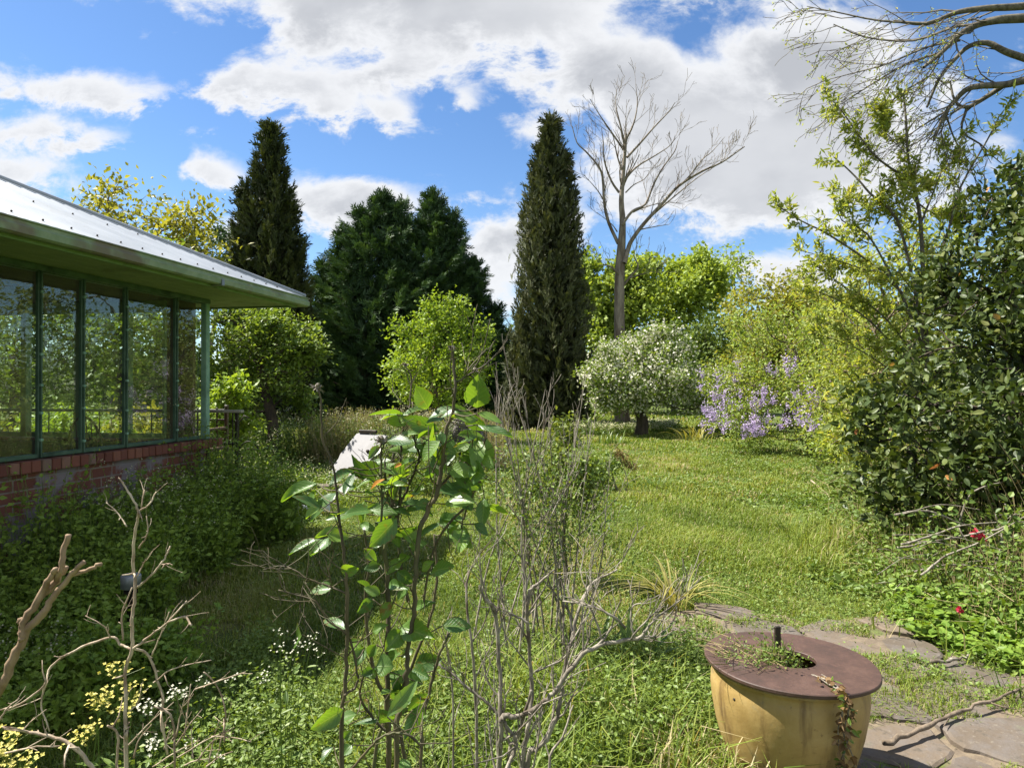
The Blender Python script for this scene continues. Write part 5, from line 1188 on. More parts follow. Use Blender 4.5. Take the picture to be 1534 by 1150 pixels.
def cane(mb, pts, d, r_px, rs, wob=.004, sides=9, to_ground=False, k=5, taper=None):
    """stem through picture points at about d metres, with a little wander in depth"""
    dd = (np.asarray(d, float) if np.ndim(d) else d + np.cumsum(rs.normal(0, wob * d, len(pts)))); P = [at(x, y, q) for (x, y), q in zip(pts, np.broadcast_to(dd, (len(pts),)))]
    r = np.linspace(r_px[0], r_px[1], len(P)) if len(r_px) == 2 else np.asarray(r_px); R = [q / FX * D for q, D in zip(r, np.broadcast_to(dd, (len(pts),)))]
    if to_ground: 
        p = P[0].copy(); p[2] = -.03; p[0] += rs.normal(0, .015); P.insert(0, p); R.insert(0, R[0] * 1.15)
    Q = smooth_poly(P, k); RR = np.interp(np.linspace(0, 1, len(Q)), np.linspace(0, 1, len(R)), R)
    RR = RR * .70; Q = Q + rs.normal(0, 1, Q.shape) * RR[:, None] * .28
    knob = 1 + .16 * np.sin(np.arange(len(Q)) * 1.7 + rs.uniform(0, 6)) * (np.arange(len(Q)) % 5 == 0)
    tube(mb, Q, RR * knob, sides); return Q, RR

def rose():
    rs = RS(301); D = 1.5; b = at(590, 1150, D); b[2] = 0; root = empty('rose_bush', tuple(b), 'tall leggy rose bush with large green leaves and dead flower heads in the foreground', 'rose bush')
    mb = MB(); S = []
    Z4 = lambda L: [(400 + x / 3.833, 500 + y / 3.833) for x, y in L]
    Z5 = lambda L: [(400 + x / 3.287, 800 + y / 3.287) for x, y in L]
    def C(pts, r, d=D, g=False, w=.006): q, _ = cane(mb, pts, d, r, rs, w, to_ground=g); S.append(q); return q
    C([(583, 1150), (581, 1074), (581, 983), (583, 891), (578, 830), (585, 770), (590, 735)], (6.2, 4), D, True)
    C([(594, 1130), (602, 1065), (610, 1010), (612, 970), (619, 922), (623, 860), (628, 797), (643, 760), (658, 727), (663, 683), (669, 646), (679, 612), (682, 578), (680, 550), (678, 524)], (6.0, 6, 5.5, 5, 5, 5.2, 5.5, 5.2, 5, 4.6, 4.2, 3.6, 3.2, 2.8, 2.2), D - .05, True, .003)
    C([(683, 573), (697, 565), (711, 555)], (2.2, 1.6), D - .05)
    C([(513, 1150), (516, 1043), (520, 983), (520, 891), (518, 846), (510, 790), (505, 735), (498, 693), (483, 657), (481, 604), (477, 583)], (4.6, 4.4, 4, 4, 3.5, 3, 2.6, 2.4, 2.3, 2.2, 2.0), D - .12, True, .003)
    C([(516, 1040), (534, 1026), (536, 1007), (522, 952), (491, 928), (473, 900), (440, 889), (418, 883)], (3, 1.5), D - .12); C([(519, 888), (490, 876), (461, 866), (440, 852), (418, 847), (395, 853)], (2.4, 1.1), D - .12); C([(491, 893), (497, 876), (493, 862)], (1.3, .8), D - .12); C([(461, 866), (453, 880), (455, 892)], (1.2, .7), D - .12)
    C([(598, 760), (601, 690), (602, 652), (611, 625), (614, 604), (616, 565), (607, 548)], (3.2, 2.9, 2.6, 2.2, 2, 1.6, 1.3), D + .04); C([(595, 800), (598, 760), (609, 735), (622, 703), (628, 684), (622, 662), (619, 630), (618, 602)], (3, 1.6), D + .08)
    C([(570, 830), (572, 756), (571, 700), (571, 662)], (2.8, 2.2), D - .03); C([(580, 800), (584, 720), (590, 680), (590, 672)], (3.4, 2.6), D + .1); C([(612, 900), (600, 840), (596, 780), (578, 720), (577, 690)], (3.5, 2), D + .05)
    C([(631, 1150), (634, 1074), (649, 1013), (660, 975), (674, 948)], (4, 2.6), D + .06, True); C([(655, 735), (676, 711), (692, 715), (703, 728), (700, 755), (666, 792), (645, 840), (635, 900)], (3, 2.6), D); C([(676, 711), (697, 692), (712, 680)], (2.2, 1.6), D)
    C([(700, 760), (716, 722), (722, 690)], (1.9, 1.2), D + .02); C([(600, 1110), (560, 1075), (540, 1040), (548, 1000)], (3.4, 2.2), D + .02); C([(560, 1150), (600, 1040), (640, 940), (655, 870), (650, 800)], (3.8, 2.4), D + .12, True); C([(610, 1150), (560, 1000), (548, 900), (552, 840), (545, 790)], (4.2, 2.4), D + .16, True)
    C([(528, 1150), (560, 1112), (583, 1097), (613, 1099), (634, 1118)], (2.8, 2.2), D - .3)
    for q in range(16):
        s = S[rs.randint(0, 4)]; p = s[rs.randint(4, len(s) - 1)]; d_ = norm(rs.normal(0, 1, 3) * [1, .7, .4] + [0, 0, .9]); l = rs.uniform(.05, .15); t = smooth_poly([p, p + d_ * l * .5 + rs.normal(0, .012, 3), p + d_ * l + [0, 0, .02]], 3); tube(mb, t, np.linspace(.0018, .0009, len(t)), 5)
    fine = []
    for q in S: twiglets(rs, fine, q, np.full(len(q), .0022), 5, .13, 2, (.4, 1.1), .3, .3, None, .22)
    for P_, R_ in fine: tube(mb, P_, np.maximum(R_, .0006), 5, cap=False)
    Sall = np.concatenate(S)
    # thorns
    for q in range(90):
        i = rs.randint(len(Sall)); d_ = norm(rs.normal(0, 1, 3)); tube(mb, [Sall[i] + d_ * .004, Sall[i] + d_ * .011 - [0, 0, .002]], [.0018, .0003], 4, cap=False)
    ml = MB(); mo = MB()
    def leaf(b, t, w, v=None, nz=None, d=None, o=None, mm=None):
        d = D + rs.normal(-.02, .06) if d is None else d; tl = np.hypot(t[0] - b[0], t[1] - b[1]); ratio = w / max(tl, 1)
        B = at(*b, d); T = at(*t, d + rs.normal(0, .02) - .02); W = w / FX * d
        if nz is None: nz = np.array([rs.normal(-.1, .3), -.9 + rs.normal(0, .2), .45]) if ratio > .58 else np.array([rs.normal(-.15, .35), -.62 + rs.normal(0, .25), .8])
        near_leaf(o or ml, B, T, W * (1.0 if ratio > .58 else 1.3), np.array(nz, float), rs, rs.rand() if v is None else v, droop=rs.uniform(.03, .34), fold=rs.uniform(.05, .34), curl=rs.normal(0, .22))
        j = np.argmin(np.linalg.norm(Sall - B, axis=1) + .4 * np.maximum(0, Sall[:, 2] - B[2]) * 2)
        if o is None: tube(mb, smooth_poly([Sall[j], (Sall[j] + B) / 2 + [0, 0, -.006], B], 3), .0014, 5)
    A4 = [((288, 858), (68, 948), 74), ((288, 898), (225, 992), 82), ((415, 905), (228, 1055), 95), ((305, 985), (222, 1058), 60), ((520, 1025), (335, 1050), 62), ((1207, 424), (1212, 243), 158), ((925, 430), (855, 300), 118), ((930, 436), (768, 448), 56), ((1075, 425), (912, 478), 60), ((1012, 480), (908, 522), 46), ((1212, 492), (1062, 468), 64), ((1208, 458), (1352, 503), 60), ((1208, 522), (1408, 578), 54), ((1210, 600), (1197, 768), 98), ((1262, 600), (1280, 785), 52), ((1212, 762), (1165, 832), 66), ((858, 604), (968, 552), 66), ((992, 615), (886, 728), 88), ((972, 728), (915, 798), 64), ((690, 612), (828, 622), 78), ((642, 805), (540, 738), 100), ((604, 842), (506, 868), 52), ((580, 1000), (742, 1024), 66), ((400, 892), (512, 880), 58), ((500, 790), (360, 840), 60), ((778, 962), (960, 1030), 64), ((455, 1138), (282, 1148), 66), ((1190, 1090), (1270, 1150), 48), ((1010, 1135), (1150, 1120), 46), ((770, 765), (834, 715), 46), ((1172, 634), (1068, 675), 42), ((652, 646), (582, 715), 58), ((562, 955), (548, 1090), 46), ((470, 765), (556, 825), 56), ((690, 890), (800, 850), 44), ((740, 600), (860, 560), 44), ((620, 1080), (700, 1150), 60), ((540, 1090), (620, 1120), 50), ((1240, 700), (1300, 770), 52), ((640, 940), (560, 900), 48), ((850, 640), (950, 700), 52), ((1000, 560), (1010, 640), 50)]
    for b_, t_, w in A4:
        (bx, by), (tx, ty) = Z4([b_, t_]); leaf((bx, by), (tx, ty), w / 3.833)
    A5 = [((310, 12), (212, 108), 76), ((262, 22), (106, 94), 56), ((480, 70), (540, 130), 55), ((522, 318), (445, 386), 66), ((650, 452), (826, 508), 120), ((862, 448), (1005, 452), 76), ((668, 470), (585, 572), 96), ((718, 662), (800, 708), 92), ((482, 556), (436, 645), 66), ((540, 540), (500, 600), 60), ((445, 880), (326, 912), 52), ((700, 850), (640, 850), 56), ((690, 880), (792, 908), 48), ((440, 850), (500, 810), 50), ((420, 1030), (372, 1080), 60), ((330, 1040), (268, 1120), 56), ((620, 330), (560, 420), 70), ((560, 290), (480, 260), 56), ((720, 360), (800, 330), 52), ((640, 180), (720, 240), 70), ((560, 150), (480, 170), 56), ((600, 20), (520, 60), 60), ((700, 60), (780, 40), 60), ((520, 660), (470, 690), 50), ((720, 560), (660, 600), 50), ((380, 1000), (420, 960), 46), ((540, 700), (500, 660), 50), ((760, 180), (820, 130), 50), ((660, 120), (590, 190), 60), ((520, 480), (590, 440), 54), ((700, 250), (640, 320), 60), ((600, 240), (680, 260), 56)]
    for b_, t_, w in A5:
        (bx, by), (tx, ty) = Z5([b_, t_]); leaf((bx, by), (tx, ty), w / 3.287)
    for b_, t_, w in [((598, 892), (668, 828), 32), ((770, 745), (735, 765), 26)]:
        (bx, by), (tx, ty) = Z4([b_, t_]); leaf((bx, by), (tx, ty), w / 3.833, .4, None, D - .08, mo)
    for q in range(270):   # inner leaves
        s = Sall[rs.randint(len(Sall))]
        if s[2] < .85 or s[2] > 1.53 or (s[2] < 1.28 and rs.rand() < .85): continue
        q_ = (767 + FX * s[0] / s[1], 581 - FX * (s[2] - 1.6) / s[1])
        if q_[0] < 445: continue
        if 430 < q_[0] < 590 and 590 < q_[1] < 730: continue
        p = s + rs.normal(0, .035, 3); t = p + norm(rs.normal(0, 1, 3) * [1, .6, .5]) * rs.uniform(.03, .09); near_leaf(ml, p, t, rs.uniform(.02, .054), norm(rs.normal(0, .5, 3) + [0, -.5, .7]), rs, rs.rand()); tube(mb, [s, p], .0013, 4, cap=False)
    child(mb, 'stem', M['cane'], root, True); child(ml, 'foliage', M['rose_leaf'], root, True); child(mo, 'withered_leaf', M['orange_leaf'], root, True)
    for (x, y, s, d) in [(476, 581, 1.0, D - .12), (571, 659, 1.1, D - .03), (678, 523, .8, D - .05), (607, 547, .55, D + .04), (611, 626, .8, D + .03), (711, 555, .7, D - .05), (716, 722, .7, D)]:
        mh = MB(); c = at(x, y, d); n = 22; th = rs.uniform(0, 6.28, n); lathe(mh, [(.001, -.006 * s), (.0055 * s, -.002 * s), (.006 * s, .004 * s), (.003 * s, .009 * s), (.0005, .010 * s)], 12)
        mh.V = [v + c for v in mh.V]; place(mh, T_SIX, c + np.stack([np.cos(th), np.sin(th), 0 * th], 1) * .003 * s, norm(np.stack([np.cos(th), np.sin(th), rs.normal(.2, .7, n)], 1)), rvec(rs, n), rs.uniform(.008, .016, n) * s, rs.uniform(.004, .007, n) * s, rs.rand(n))
        child(mh, 'dead_flower', M['twig'], root)
rose()

def twig_shrub():
    rs = RS(311); D = 2.0; b = at(765, 1150, D); b[2] = 0; root = empty('bare_shrub', tuple(b), 'bare grey twiggy shrub with crossing branches just right of the rose bush', 'shrub'); mb = MB(); ch = []; S = []
    Z = lambda L: [(650 + x / 3.833, 850 + y / 3.833) for x, y in L]
    def C(pts, r, d=D, gnd=False, n=6, l=.28, lv=2, w=.01, bias=None):
        q, R = cane(mb, pts, d, r, rs, w, to_ground=gnd); S.append(q); twiglets(rs, ch, q, np.minimum(R, .006), n, l, lv, (.35, .95), .45, .3, bias, .2)
    C(Z([(370, 1150), (382, 1000), (385, 860), (380, 600), (350, 250), (300, 190), (262, 100)]), (5.5, 5.5, 5, 4.6, 4, 3.2, 2.5), D, True, 9)
    C(Z([(390, 880), (400, 850), (500, 840), (620, 770), (700, 700), (830, 520), (970, 432), (1170, 402), (1262, 300), (1440, 165)]), (6, 6, 5.5, 5.5, 5, 5, 4.6, 3.8, 2.6, 1.4), D - .1, False, 9, .2, 2, .004)
    C(Z([(1130, 410), (1180, 340), (1320, 205)]), (2.6, 1.2), D - .12, n=3, l=.1); C(Z([(970, 432), (940, 330), (900, 240), (850, 190)]), (2.6, 1.5), D - .1, n=4, l=.14); C(Z([(1150, 400), (1130, 300), (1140, 220), (1190, 200)]), (2.4, 1.2), D - .1, n=4, l=.12); C(Z([(1190, 400), (1250, 420), (1300, 370), (1360, 330)]), (2, 1), D - .1, n=3, l=.1); C(Z([(1100, 340), (1000, 260), (860, 205), (740, 190)]), (3, 1.6), D - .1, n=5, l=.14)
    C(Z([(540, 1140), (600, 1030), (700, 880), (728, 700), (770, 480), (795, 390), (850, 190), (920, 80), (1050, 10)]), (5.2, 5, 5, 4.6, 4.4, 4.2, 3.6, 2.8, 1.8), D + .06, True, 9)
    C(Z([(510, 1130), (545, 900), (562, 700), (546, 500), (540, 160), (600, 90), (690, 10)]), (5, 4.6, 4.4, 4.2, 4, 3, 1.8), D + .1, True, 9); C(Z([(430, 1130), (468, 1000), (510, 860), (560, 700)]), (4.4, 3), D - .04, True, 4); C(Z([(250, 1140), (240, 700), (212, 420), (185, 150), (200, 20)]), (3.6, 2.2), D + .15, True, 8); C(Z([(112, 1150), (104, 640), (80, 480)]), (2.4, 1.6), D + .1, True, 5); C(Z([(380, 850), (330, 790), (200, 690), (100, 600), (30, 540), (60, 420)]), (3.6, 1.8), D + .02, n=6, l=.16); C(Z([(400, 880), (440, 940), (470, 1010), (440, 1100), (405, 1160)]), (4, 4), D - .12, n=2); C(Z([(545, 320), (480, 280), (420, 250), (390, 200)]), (3, 1.4), D + .1, n=3, l=.12); C(Z([(660, 1150), (740, 960), (800, 780)]), (3, 1.5), D + .2, True, 5, .2)
    C(Z([(580, 590), (660, 560), (760, 500), (740, 400)]), (2.6, 1.4), D + .05, n=4, l=.14)
    ch2 = [c for c in ch]
    for P, R in ch2: tube(mb, P, np.maximum(R, .0011), 5, cap=False)
    child(mb, 'stem', M['twig'], root, True)
twig_shrub()

def broom_shrub():
    """the upright bundle of dry stems behind, with a few leaves low down"""
    rs = RS(321); D = 3.9; b = at(800, 990, D); b[2] = 0; root = empty('bare_shrub', tuple(b), 'tall upright bundle of thin dry stems standing in the bed behind the twiggy shrub', 'shrub'); ch = []
    tops = [(742, 572), (757, 545), (770, 600), (782, 640), (808, 585), (822, 594), (835, 640), (852, 628), (868, 612), (880, 618), (890, 640), (735, 640), (748, 660), (800, 680), (845, 700), (725, 700), (860, 690), (815, 640), (775, 570), (790, 610), (760, 620), (876, 660), (765, 590), (745, 600)]
    for i, (x, y) in enumerate(tops[::2] + tops[1::4] + [(905, 720), (925, 760), (700, 740), (890, 700), (915, 800)]):
        q = at(x + rs.normal(0, 8), y + rs.normal(0, 14) + (40 if i >= len(tops) else 0), D + rs.normal(0, .22)); p = b + np.array([rs.normal(0, .17), rs.normal(0, .2), 0]); m = p * .45 + q * .55; m[:2] = (p * .6 + q * .4)[:2] + rs.normal(0, .05, 2)
        P = smooth_poly([p, p * .75 + m * .25 + [0, 0, .1], m, q], 4); R = np.linspace(.0085, .0022, len(P)); ch.append((P, R)); twiglets(rs, ch, P, np.minimum(R, .004), 6, .30, 2, (.2, .65), .5, .35, None, .15)
    mb = MB()
    for P, R in ch: tube(mb, P, np.maximum(R, .0014), 5 if R[0] > .005 else 3, cap=False)
    child(mb, 'stem', M['twig'], root, True)
    mb = MB(); k = 3600; i = rs.randint(0, len(ch), k); A = np.array([ch[q][0][rs.randint(1, 5)] for q in i]); A = A[A[:, 2] < 1.25]; k = len(A); place(mb, T_SIX, A + rs.normal(0, .055, (k, 3)), rvec(rs, k), norm(rvec(rs, k) * .5 + [0, 0, .6]), rs.uniform(.016, .034, k), rs.uniform(.010, .02, k), rs.rand(k)); child(mb, 'foliage', M['weed'], root)
broom_shrub()

def leafy_shrub(name, label, cat, base, ells, n, per, L, W, mat, bark, seed, **kw):
    b = np.array(base, float); b[2] = 0; return broad_tree(name, label, cat, b, trunk_from(b, np.array(ells[0][0]), .03, seed), (.02, .008), ells, n, per, L, W, mat, bark, seed, shoot=.14, spread=.03, tip_r=.002, shell=.2, min_z=.05, **kw)
leafy_shrub('rose_shrub', 'leafy small rose shrub with fresh red tipped shoots behind the bare stems', 'rose bush', at(850, 760, 5.6), [(at(850, 650, 5.6), (.14, .13, .15), 1), (at(835, 700, 5.6), (.2, .18, .18), 1.4), (at(875, 720, 5.6), (.16, .15, .2), 1.2), (at(815, 740, 5.6), (.16, .15, .2), 1)], 150, 15, .042, .028, M['olive'], M['cane'], 331)
leafy_shrub('garden_bush', 'small weedy bush with a brown withered top standing alone on the lawn', 'bush', at(925, 735, 10.6), [(at(910, 695, 10.6), (.22, .2, .18), 1.2), (at(900, 715, 10.6), (.15, .15, .14), .8)], 90, 14, .05, .03, M['weed'], M['twig'], 332)
def dry_tuft():
    rs = RS(333); b = at(935, 690, 10.5); b[2] = 0; root = empty('withered_plant', tuple(b), 'leaning withered brown flower spike on the small lawn bush', 'plant'); mb = MB(); s = smooth_poly([b, at(940, 720, 10.5), at(928, 685, 10.5)], 4); tube(mb, s, .006, 5); child(mb, 'stem', M['twig'], root)
    mb = MB(); k = 420; t = rs.rand(k, 1); P = at(922, 675, 10.5) * (1 - t) + at(950, 702, 10.5) * t + rs.normal(0, .045, (k, 3)); place(mb, T_DIA, P, norm(rvec(rs, k) + [.6, 0, -.5]), rvec(rs, k), rs.uniform(.03, .07, k), .012, rs.rand(k)); child(mb, 'flower_head', M['bark'] if 0 else M['dead_head'], root)
M['dead_head'] = leaf_mat('withered_brown_florets', [(.10, .06, .025), (.17, .10, .04), (.24, .16, .08)], .8, .2)
dry_tuft()

def strap_clump(name, label, cat, base, n, L, W, mat, seed, lean=(.35, 1.1), spread=.05, az=(0, 2 * PI)):
    rs = RS(seed); b = np.array(base, float); root = empty(name, (b[0], b[1], 0), label, cat); mb = MB()
    for i in range(n):
        a = rs.uniform(*az); d = np.array([math.cos(a), math.sin(a), 0]); s = np.array([-d[1], d[0], 0]); l = L * rs.uniform(.6, 1.2); w = W * rs.uniform(.7, 1.2); le = rs.uniform(*lean); p = np.array([b[0], b[1], -.02]) + d * rs.uniform(0, spread) + s * rs.normal(0, spread * .5); V = []; m = 9
        for k in range(m):
            t = k / (m - 1); c = p + d * l * le * t ** 1.6 + np.array([0, 0, l * (t - le * .55 * t ** 2.6)]); ww = w * .5 * min(1, .55 + 1.5 * t) * (1 - t ** 3) + .0008; f = np.array([0, 0, ww * .35]); V += [c - s * ww + f, c, c + s * ww + f]
        F = [[3 * k + q, 3 * k + q + 1, 3 * k + q + 4, 3 * k + q + 3] for k in range(m - 1) for q in (0, 1)]; mb.add(V, F, rs.rand())
    child(mb, 'foliage', mat, root, True)
M['strap_gold'] = leaf_mat('yellowing_strap_leaves', [(.20, .22, .05), (.34, .32, .09), (.46, .40, .17)], .45, .35)
strap_clump('strappy_plant', 'clump of arching yellowing strap leaves at the edge of the lawn', 'plant', at(1010, 905, 5.0), 60, .46, .012, M['strap_gold'], 341, (.6, 1.3), .08)
strap_clump('lily_plant', 'clump of broad upright green strap leaves behind the low branch', 'plant', at(950, 1020, 3.75), 14, .42, .042, M['strap'], 342, (.2, .75), .06)
strap_clump('lily_plant', 'green strap leaved clump just left of the broad leaved clump', 'plant', at(905, 1000, 3.9), 10, .36, .032, M['strap'], 343, (.3, .9), .05)
strap_clump('iris_plant', 'short upright iris leaves standing at the far left edge of the lawn', 'plant', at(912, 665, 19), 34, .5, .035, M['strap'], 344, (.1, .45), .35)
strap_clump('iris_plant', 'pale strap leaves at the foot of the wisteria bush', 'plant', at(1042, 660, 20.5), 40, .75, .03, M['strap_gold'], 345, (.4, 1.1), .5)
strap_clump('grass_tussock', 'dark green grass tussock in the lawn near the right hand bank', 'plant', at(1185, 790, 7.7), 70, .22, .009, M['strap'], 346, (.3, 1.0), .16)
strap_clump('grass_tussock', 'green grass tussock in front of the withered bush on the lawn', 'plant', at(985, 728, 11), 70, .22, .012, M['strap'], 347, (.3, 1.0), .2)

# ------------------------------------------------------------------ dead branches at the lower left
def left_twigs():
    rs = RS(351); D = 1.35; b = at(195, 1150, D); b[2] = 0; root = empty('bare_branches', tuple(b), 'pale bleached bare twigs forking upward at the lower left', 'shrub'); mb = MB()
    Z = lambda L: [(x / 3.066, 775 + y / 3.066) for x, y in L]; Zb = lambda L: [(x / 3.066, 480 + y / 3.066) for x, y in L]
    def C(p, r, d=D, gnd=False):
        q, R = cane(mb, p, d, r, rs, .006, to_ground=gnd)
        fine = []; twiglets(rs, fine, q, np.minimum(R, .0022), 2, .05, 1, (.4, 1.0), .15, .3, None, .12)
        for P_, R_ in fine: tube(mb, P_, np.maximum(R_, .0005), 4, cap=False)
        for k in range(max(2, len(q) // 4)):
            i = rs.randint(2, len(q) - 1); u = norm(rs.normal(0, 1, 3) + norm(q[i] - q[i - 1]) * .8); l = rs.choice([.006, .008, .02, .045], p=[.4, .3, .2, .1]); tube(mb, [q[i], q[i] + u * l * .5, q[i] + u * l + rs.normal(0, .15, 3) * l], [R[i] * .8, R[i] * .55, R[i] * .3], 6)
    C(Z([(588, 1150), (585, 1000), (580, 720), (612, 600), (610, 470), (625, 330), (615, 200), (630, 20)]) + Zb([(637, 875), (600, 800), (545, 720)]), (4, 3.8, 3.6, 3.6, 3.4, 3.3, 3, 2.8, 2.6, 2.2, 1.6), D, True)
    C(Zb([(637, 875), (690, 840), (718, 785)]), (2, 1.3)); C(Zb([(650, 860), (665, 775)]), (1.6, 1.2)); C(Zb([(585, 945), (540, 880), (490, 835)]), (1.6, 1.0), D + .1); C(Z([(640, 140), (680, 70), (675, -10)]), (1.8, 1.1)); C(Z([(632, 320), (700, 260), (750, 200), (785, 130)]), (2.6, 1.6)); C(Z([(740, 215), (785, 208)]), (1.4, .9)); C(Z([(632, 270), (655, 225), (672, 190)]), (1.7, 1.1))
    C(Z([(615, 600), (700, 535), (770, 480), (860, 380)]), (2.8, 1.5)); C(Z([(770, 480), (850, 452), (880, 492)]), (2, 2.2)); C(Z([(612, 602), (560, 580), (510, 548), (350, 605), (240, 680), (205, 770), (100, 850), (12, 876)]), (2.6, 2.6, 2.6, 2.5, 2.3, 2.2, 2, 1.6)); C(Z([(510, 548), (480, 495), (395, 448)]), (1.8, .9)); C(Z([(225, 720), (195, 850), (235, 975)]), (1.9, 1.4)); C(Z([(620, 600), (690, 635), (750, 820), (745, 900), (775, 1080)]), (2.6, 2.4)); C(Z([(715, 860), (795, 920), (805, 1150)]), (2.2, 2.4)); C(Z([(710, 755), (800, 690), (975, 650)]), (1.8, .9)); C(Z([(900, 785), (1010, 745), (1130, 705)]), (1.8, 1.2), D + .15); C(Z([(940, 705), (1000, 770), (1040, 900), (1010, 1060)]), (1.6, 1.5), D + .15); C(Z([(700, 630), (740, 540), (780, 430)]), (1.6, 1), D + .08); C(Z([(570, 560), (565, 440), (610, 320)]), (2, 1.4), D + .08); C(Z([(600, 885), (640, 840), (655, 760)]), (1.5, 1)); C(Z([(500, 950), (545, 990), (540, 1150)]), (2.4, 2.4), D + .05, False)
    C(Z([(440, 1150), (360, 1060), (260, 1005), (110, 975), (20, 955)]), (4.4, 4, 3.6, 3, 2.4), D - .25); C(Z([(30, 1075), (150, 1050), (280, 1042)]), (2.2, 1.6), D - .2); C(Z([(110, 970), (150, 930), (185, 900)]), (1.5, .9), D - .25); C(Z([(0, 930), (40, 870), (95, 825)]), (2.2, 1.2), D - .2); C(Z([(620, 1100), (640, 1020), (700, 945)]), (2, 1)); C(Z([(850, 1010), (870, 850), (880, 760)]), (1.6, 1.0), D + .1)
    for q in range(14):
        x, y = rs.uniform(560, 1100), rs.uniform(900, 1100); a = rs.normal(-.75, .5); l = rs.uniform(80, 300); C(Z([(x, y + 60), (x + l * .5 * math.cos(a), y + 60 + l * .5 * math.sin(a) - 10), (x + l * math.cos(a), y + 60 + l * math.sin(a))]), (1.8, .8), D + rs.uniform(-.1, .35))
    child(mb, 'stem', M['twig_pale'], root, True)
left_twigs()
def thick_branches():
    rs = RS(352); D = .95; b = at(0, 1120, D); b[2] = 0; root = empty('cut_branches', tuple(b), 'thick cut back brown branch with stub ends at the left edge', 'shrub'); mb = MB()
    Z = lambda L: [(x / 3.066, 775 + y / 3.066) for x, y in L]
    def C(p, r, d=D, gnd=False): return cane(mb, p, d, r, rs, .004, to_ground=gnd, sides=12)
    C(Z([(-60, 1000), (0, 800), (60, 670), (125, 530), (200, 440), (240, 370), (320, 270), (390, 200)]), (9, 9, 9, 8.5, 7.5, 6.5, 5.5, 4.5), D, True); C(Z([(110, 560), (130, 460), (190, 350), (240, 260), (262, 235)]), (8, 7.5, 7, 6, 5)); C(Z([(190, 360), (250, 300), (285, 240), (290, 170), (316, 82)]), (6.5, 6, 6, 6, 5.5)); C(Z([(108, 560), (105, 500), (100, 462)]), (7, 6.5)); C(Z([(330, 265), (400, 240), (462, 212)]), (4.5, 4)); C(Z([(200, 360), (270, 290), (310, 225)]), (6, 4), D + .03)
    child(mb, 'stem', M['twig_pale'] if 0 else M['cut_bark'], root, True)
M['cut_bark'] = noise_mat('brown_branch_bark', (.17, .105, .06), (.34, .24, .15), 26, .85, .6, .004, c3=(.11, .075, .045), stretch=(1, 1, .3))
thick_branches()

# ------------------------------------------------------------------ flowering weeds near the camera
def flower_weed(label, heads, d, size, mat, seed, group, per=30, name='flowering_weed'):
    rs = RS(seed); c = np.mean([at(x, y, d) for x, y in heads], 0); b = np.array([c[0] + rs.normal(0, .03), c[1] + rs.normal(0, .03), 0]); root = empty(name, tuple(b), label, 'flower', group); ms, ml = MB(), MB()
    for x, y in heads:
        mf = MB(); p = at(x, y, d + rs.normal(0, .04)); P = smooth_poly([b + rs.normal(0, .01, 3) * [1, 1, 0], b * .5 + p * .5 + [0, 0, .05 * p[2]] + rs.normal(0, .01, 3), p], 5); tube(ms, P, np.linspace(.0022, .001, len(P)), 5)
        for q in range(per):
            f = p + rs.normal(0, 1, 3) * np.array([1, 1, .7]) * size * .55; tube(ms, [p - [0, 0, size * .8], f], .0005, 3, cap=False); k = 4; a = np.arange(k) * PI / 2 + rs.rand(); up = norm(rs.normal(0, .4, 3) + [0, -.3, 1]); X = norm(np.cross(up, [.3, 1, .2])); Y = np.cross(up, X)
            place(mf, T_SIX, np.repeat(f[None], k, 0), np.cos(a)[:, None] * X + np.sin(a)[:, None] * Y + up * .25, np.repeat(up[None], k, 0), size * .16, size * .15, rs.rand(k))
        child(mf, 'flower', mat, root); k = 5; t = rs.uniform(.2, .85, k); i = (t * (len(P) - 1)).astype(int); place(ml, T_SIX, P[i], norm(rvec(rs, k) * [1, 1, .3] + [0, 0, .4]), norm(rvec(rs, k) * .3 + [0, 0, 1]), rs.uniform(.03, .06, k), rs.uniform(.012, .024, k), rs.rand(k))
    child(ms, 'stem', M['weed'], root); child(ml, 'foliage', M['weed'], root)
Y = M['petal_yellow']
flower_weed('weed with pale yellow flower heads in front of the upright bleached twig', [(178, 1000), (200, 1032), (188, 1062)], 1.75, .032, Y, 361, 'yellow flowered weeds')
flower_weed('weed with two yellow flower heads left of the upright bleached twig', [(147, 1050), (152, 1040)], 1.7, .032, Y, 362, 'yellow flowered weeds')
flower_weed('weed with yellow flower heads at the left picture edge below the lowest branch', [(15, 1098), (32, 1138), (12, 1120)], 1.4, .032, Y, 363, 'yellow flowered weeds')
flower_weed('weed with yellow buds low down between the two groups of twigs', [(135, 1092), (120, 1100)], 1.7, .03, Y, 364, 'yellow flowered weeds')
flower_weed('weed with creamy flower heads right of the upright bleached twig', [(225, 1056), (266, 1035), (232, 1112)], 1.8, .028, M['petal_cream'], 365, 'yellow flowered weeds')
flower_weed('slender weed with tiny cream flowers at the edge of the house shadow', [(420, 947), (436, 983), (420, 968), (445, 962)], 2.5, .026, M['petal_cream'], 366, 'yellow flowered weeds', 8)
flower_weed('taller weed with cream flowers between the house shadow and the rose', [(460, 962), (468, 952), (478, 975), (396, 1005), (392, 1015)], 2.6, .026, M['petal_cream'], 367, 'yellow flowered weeds', 8)
flower_weed('weed with cream flowers low among the bottom twigs', [(305, 1020), (345, 1015), (330, 1130), (290, 1112)], 2.2, .024, M['petal_cream'], 368, 'yellow flowered weeds', 8)

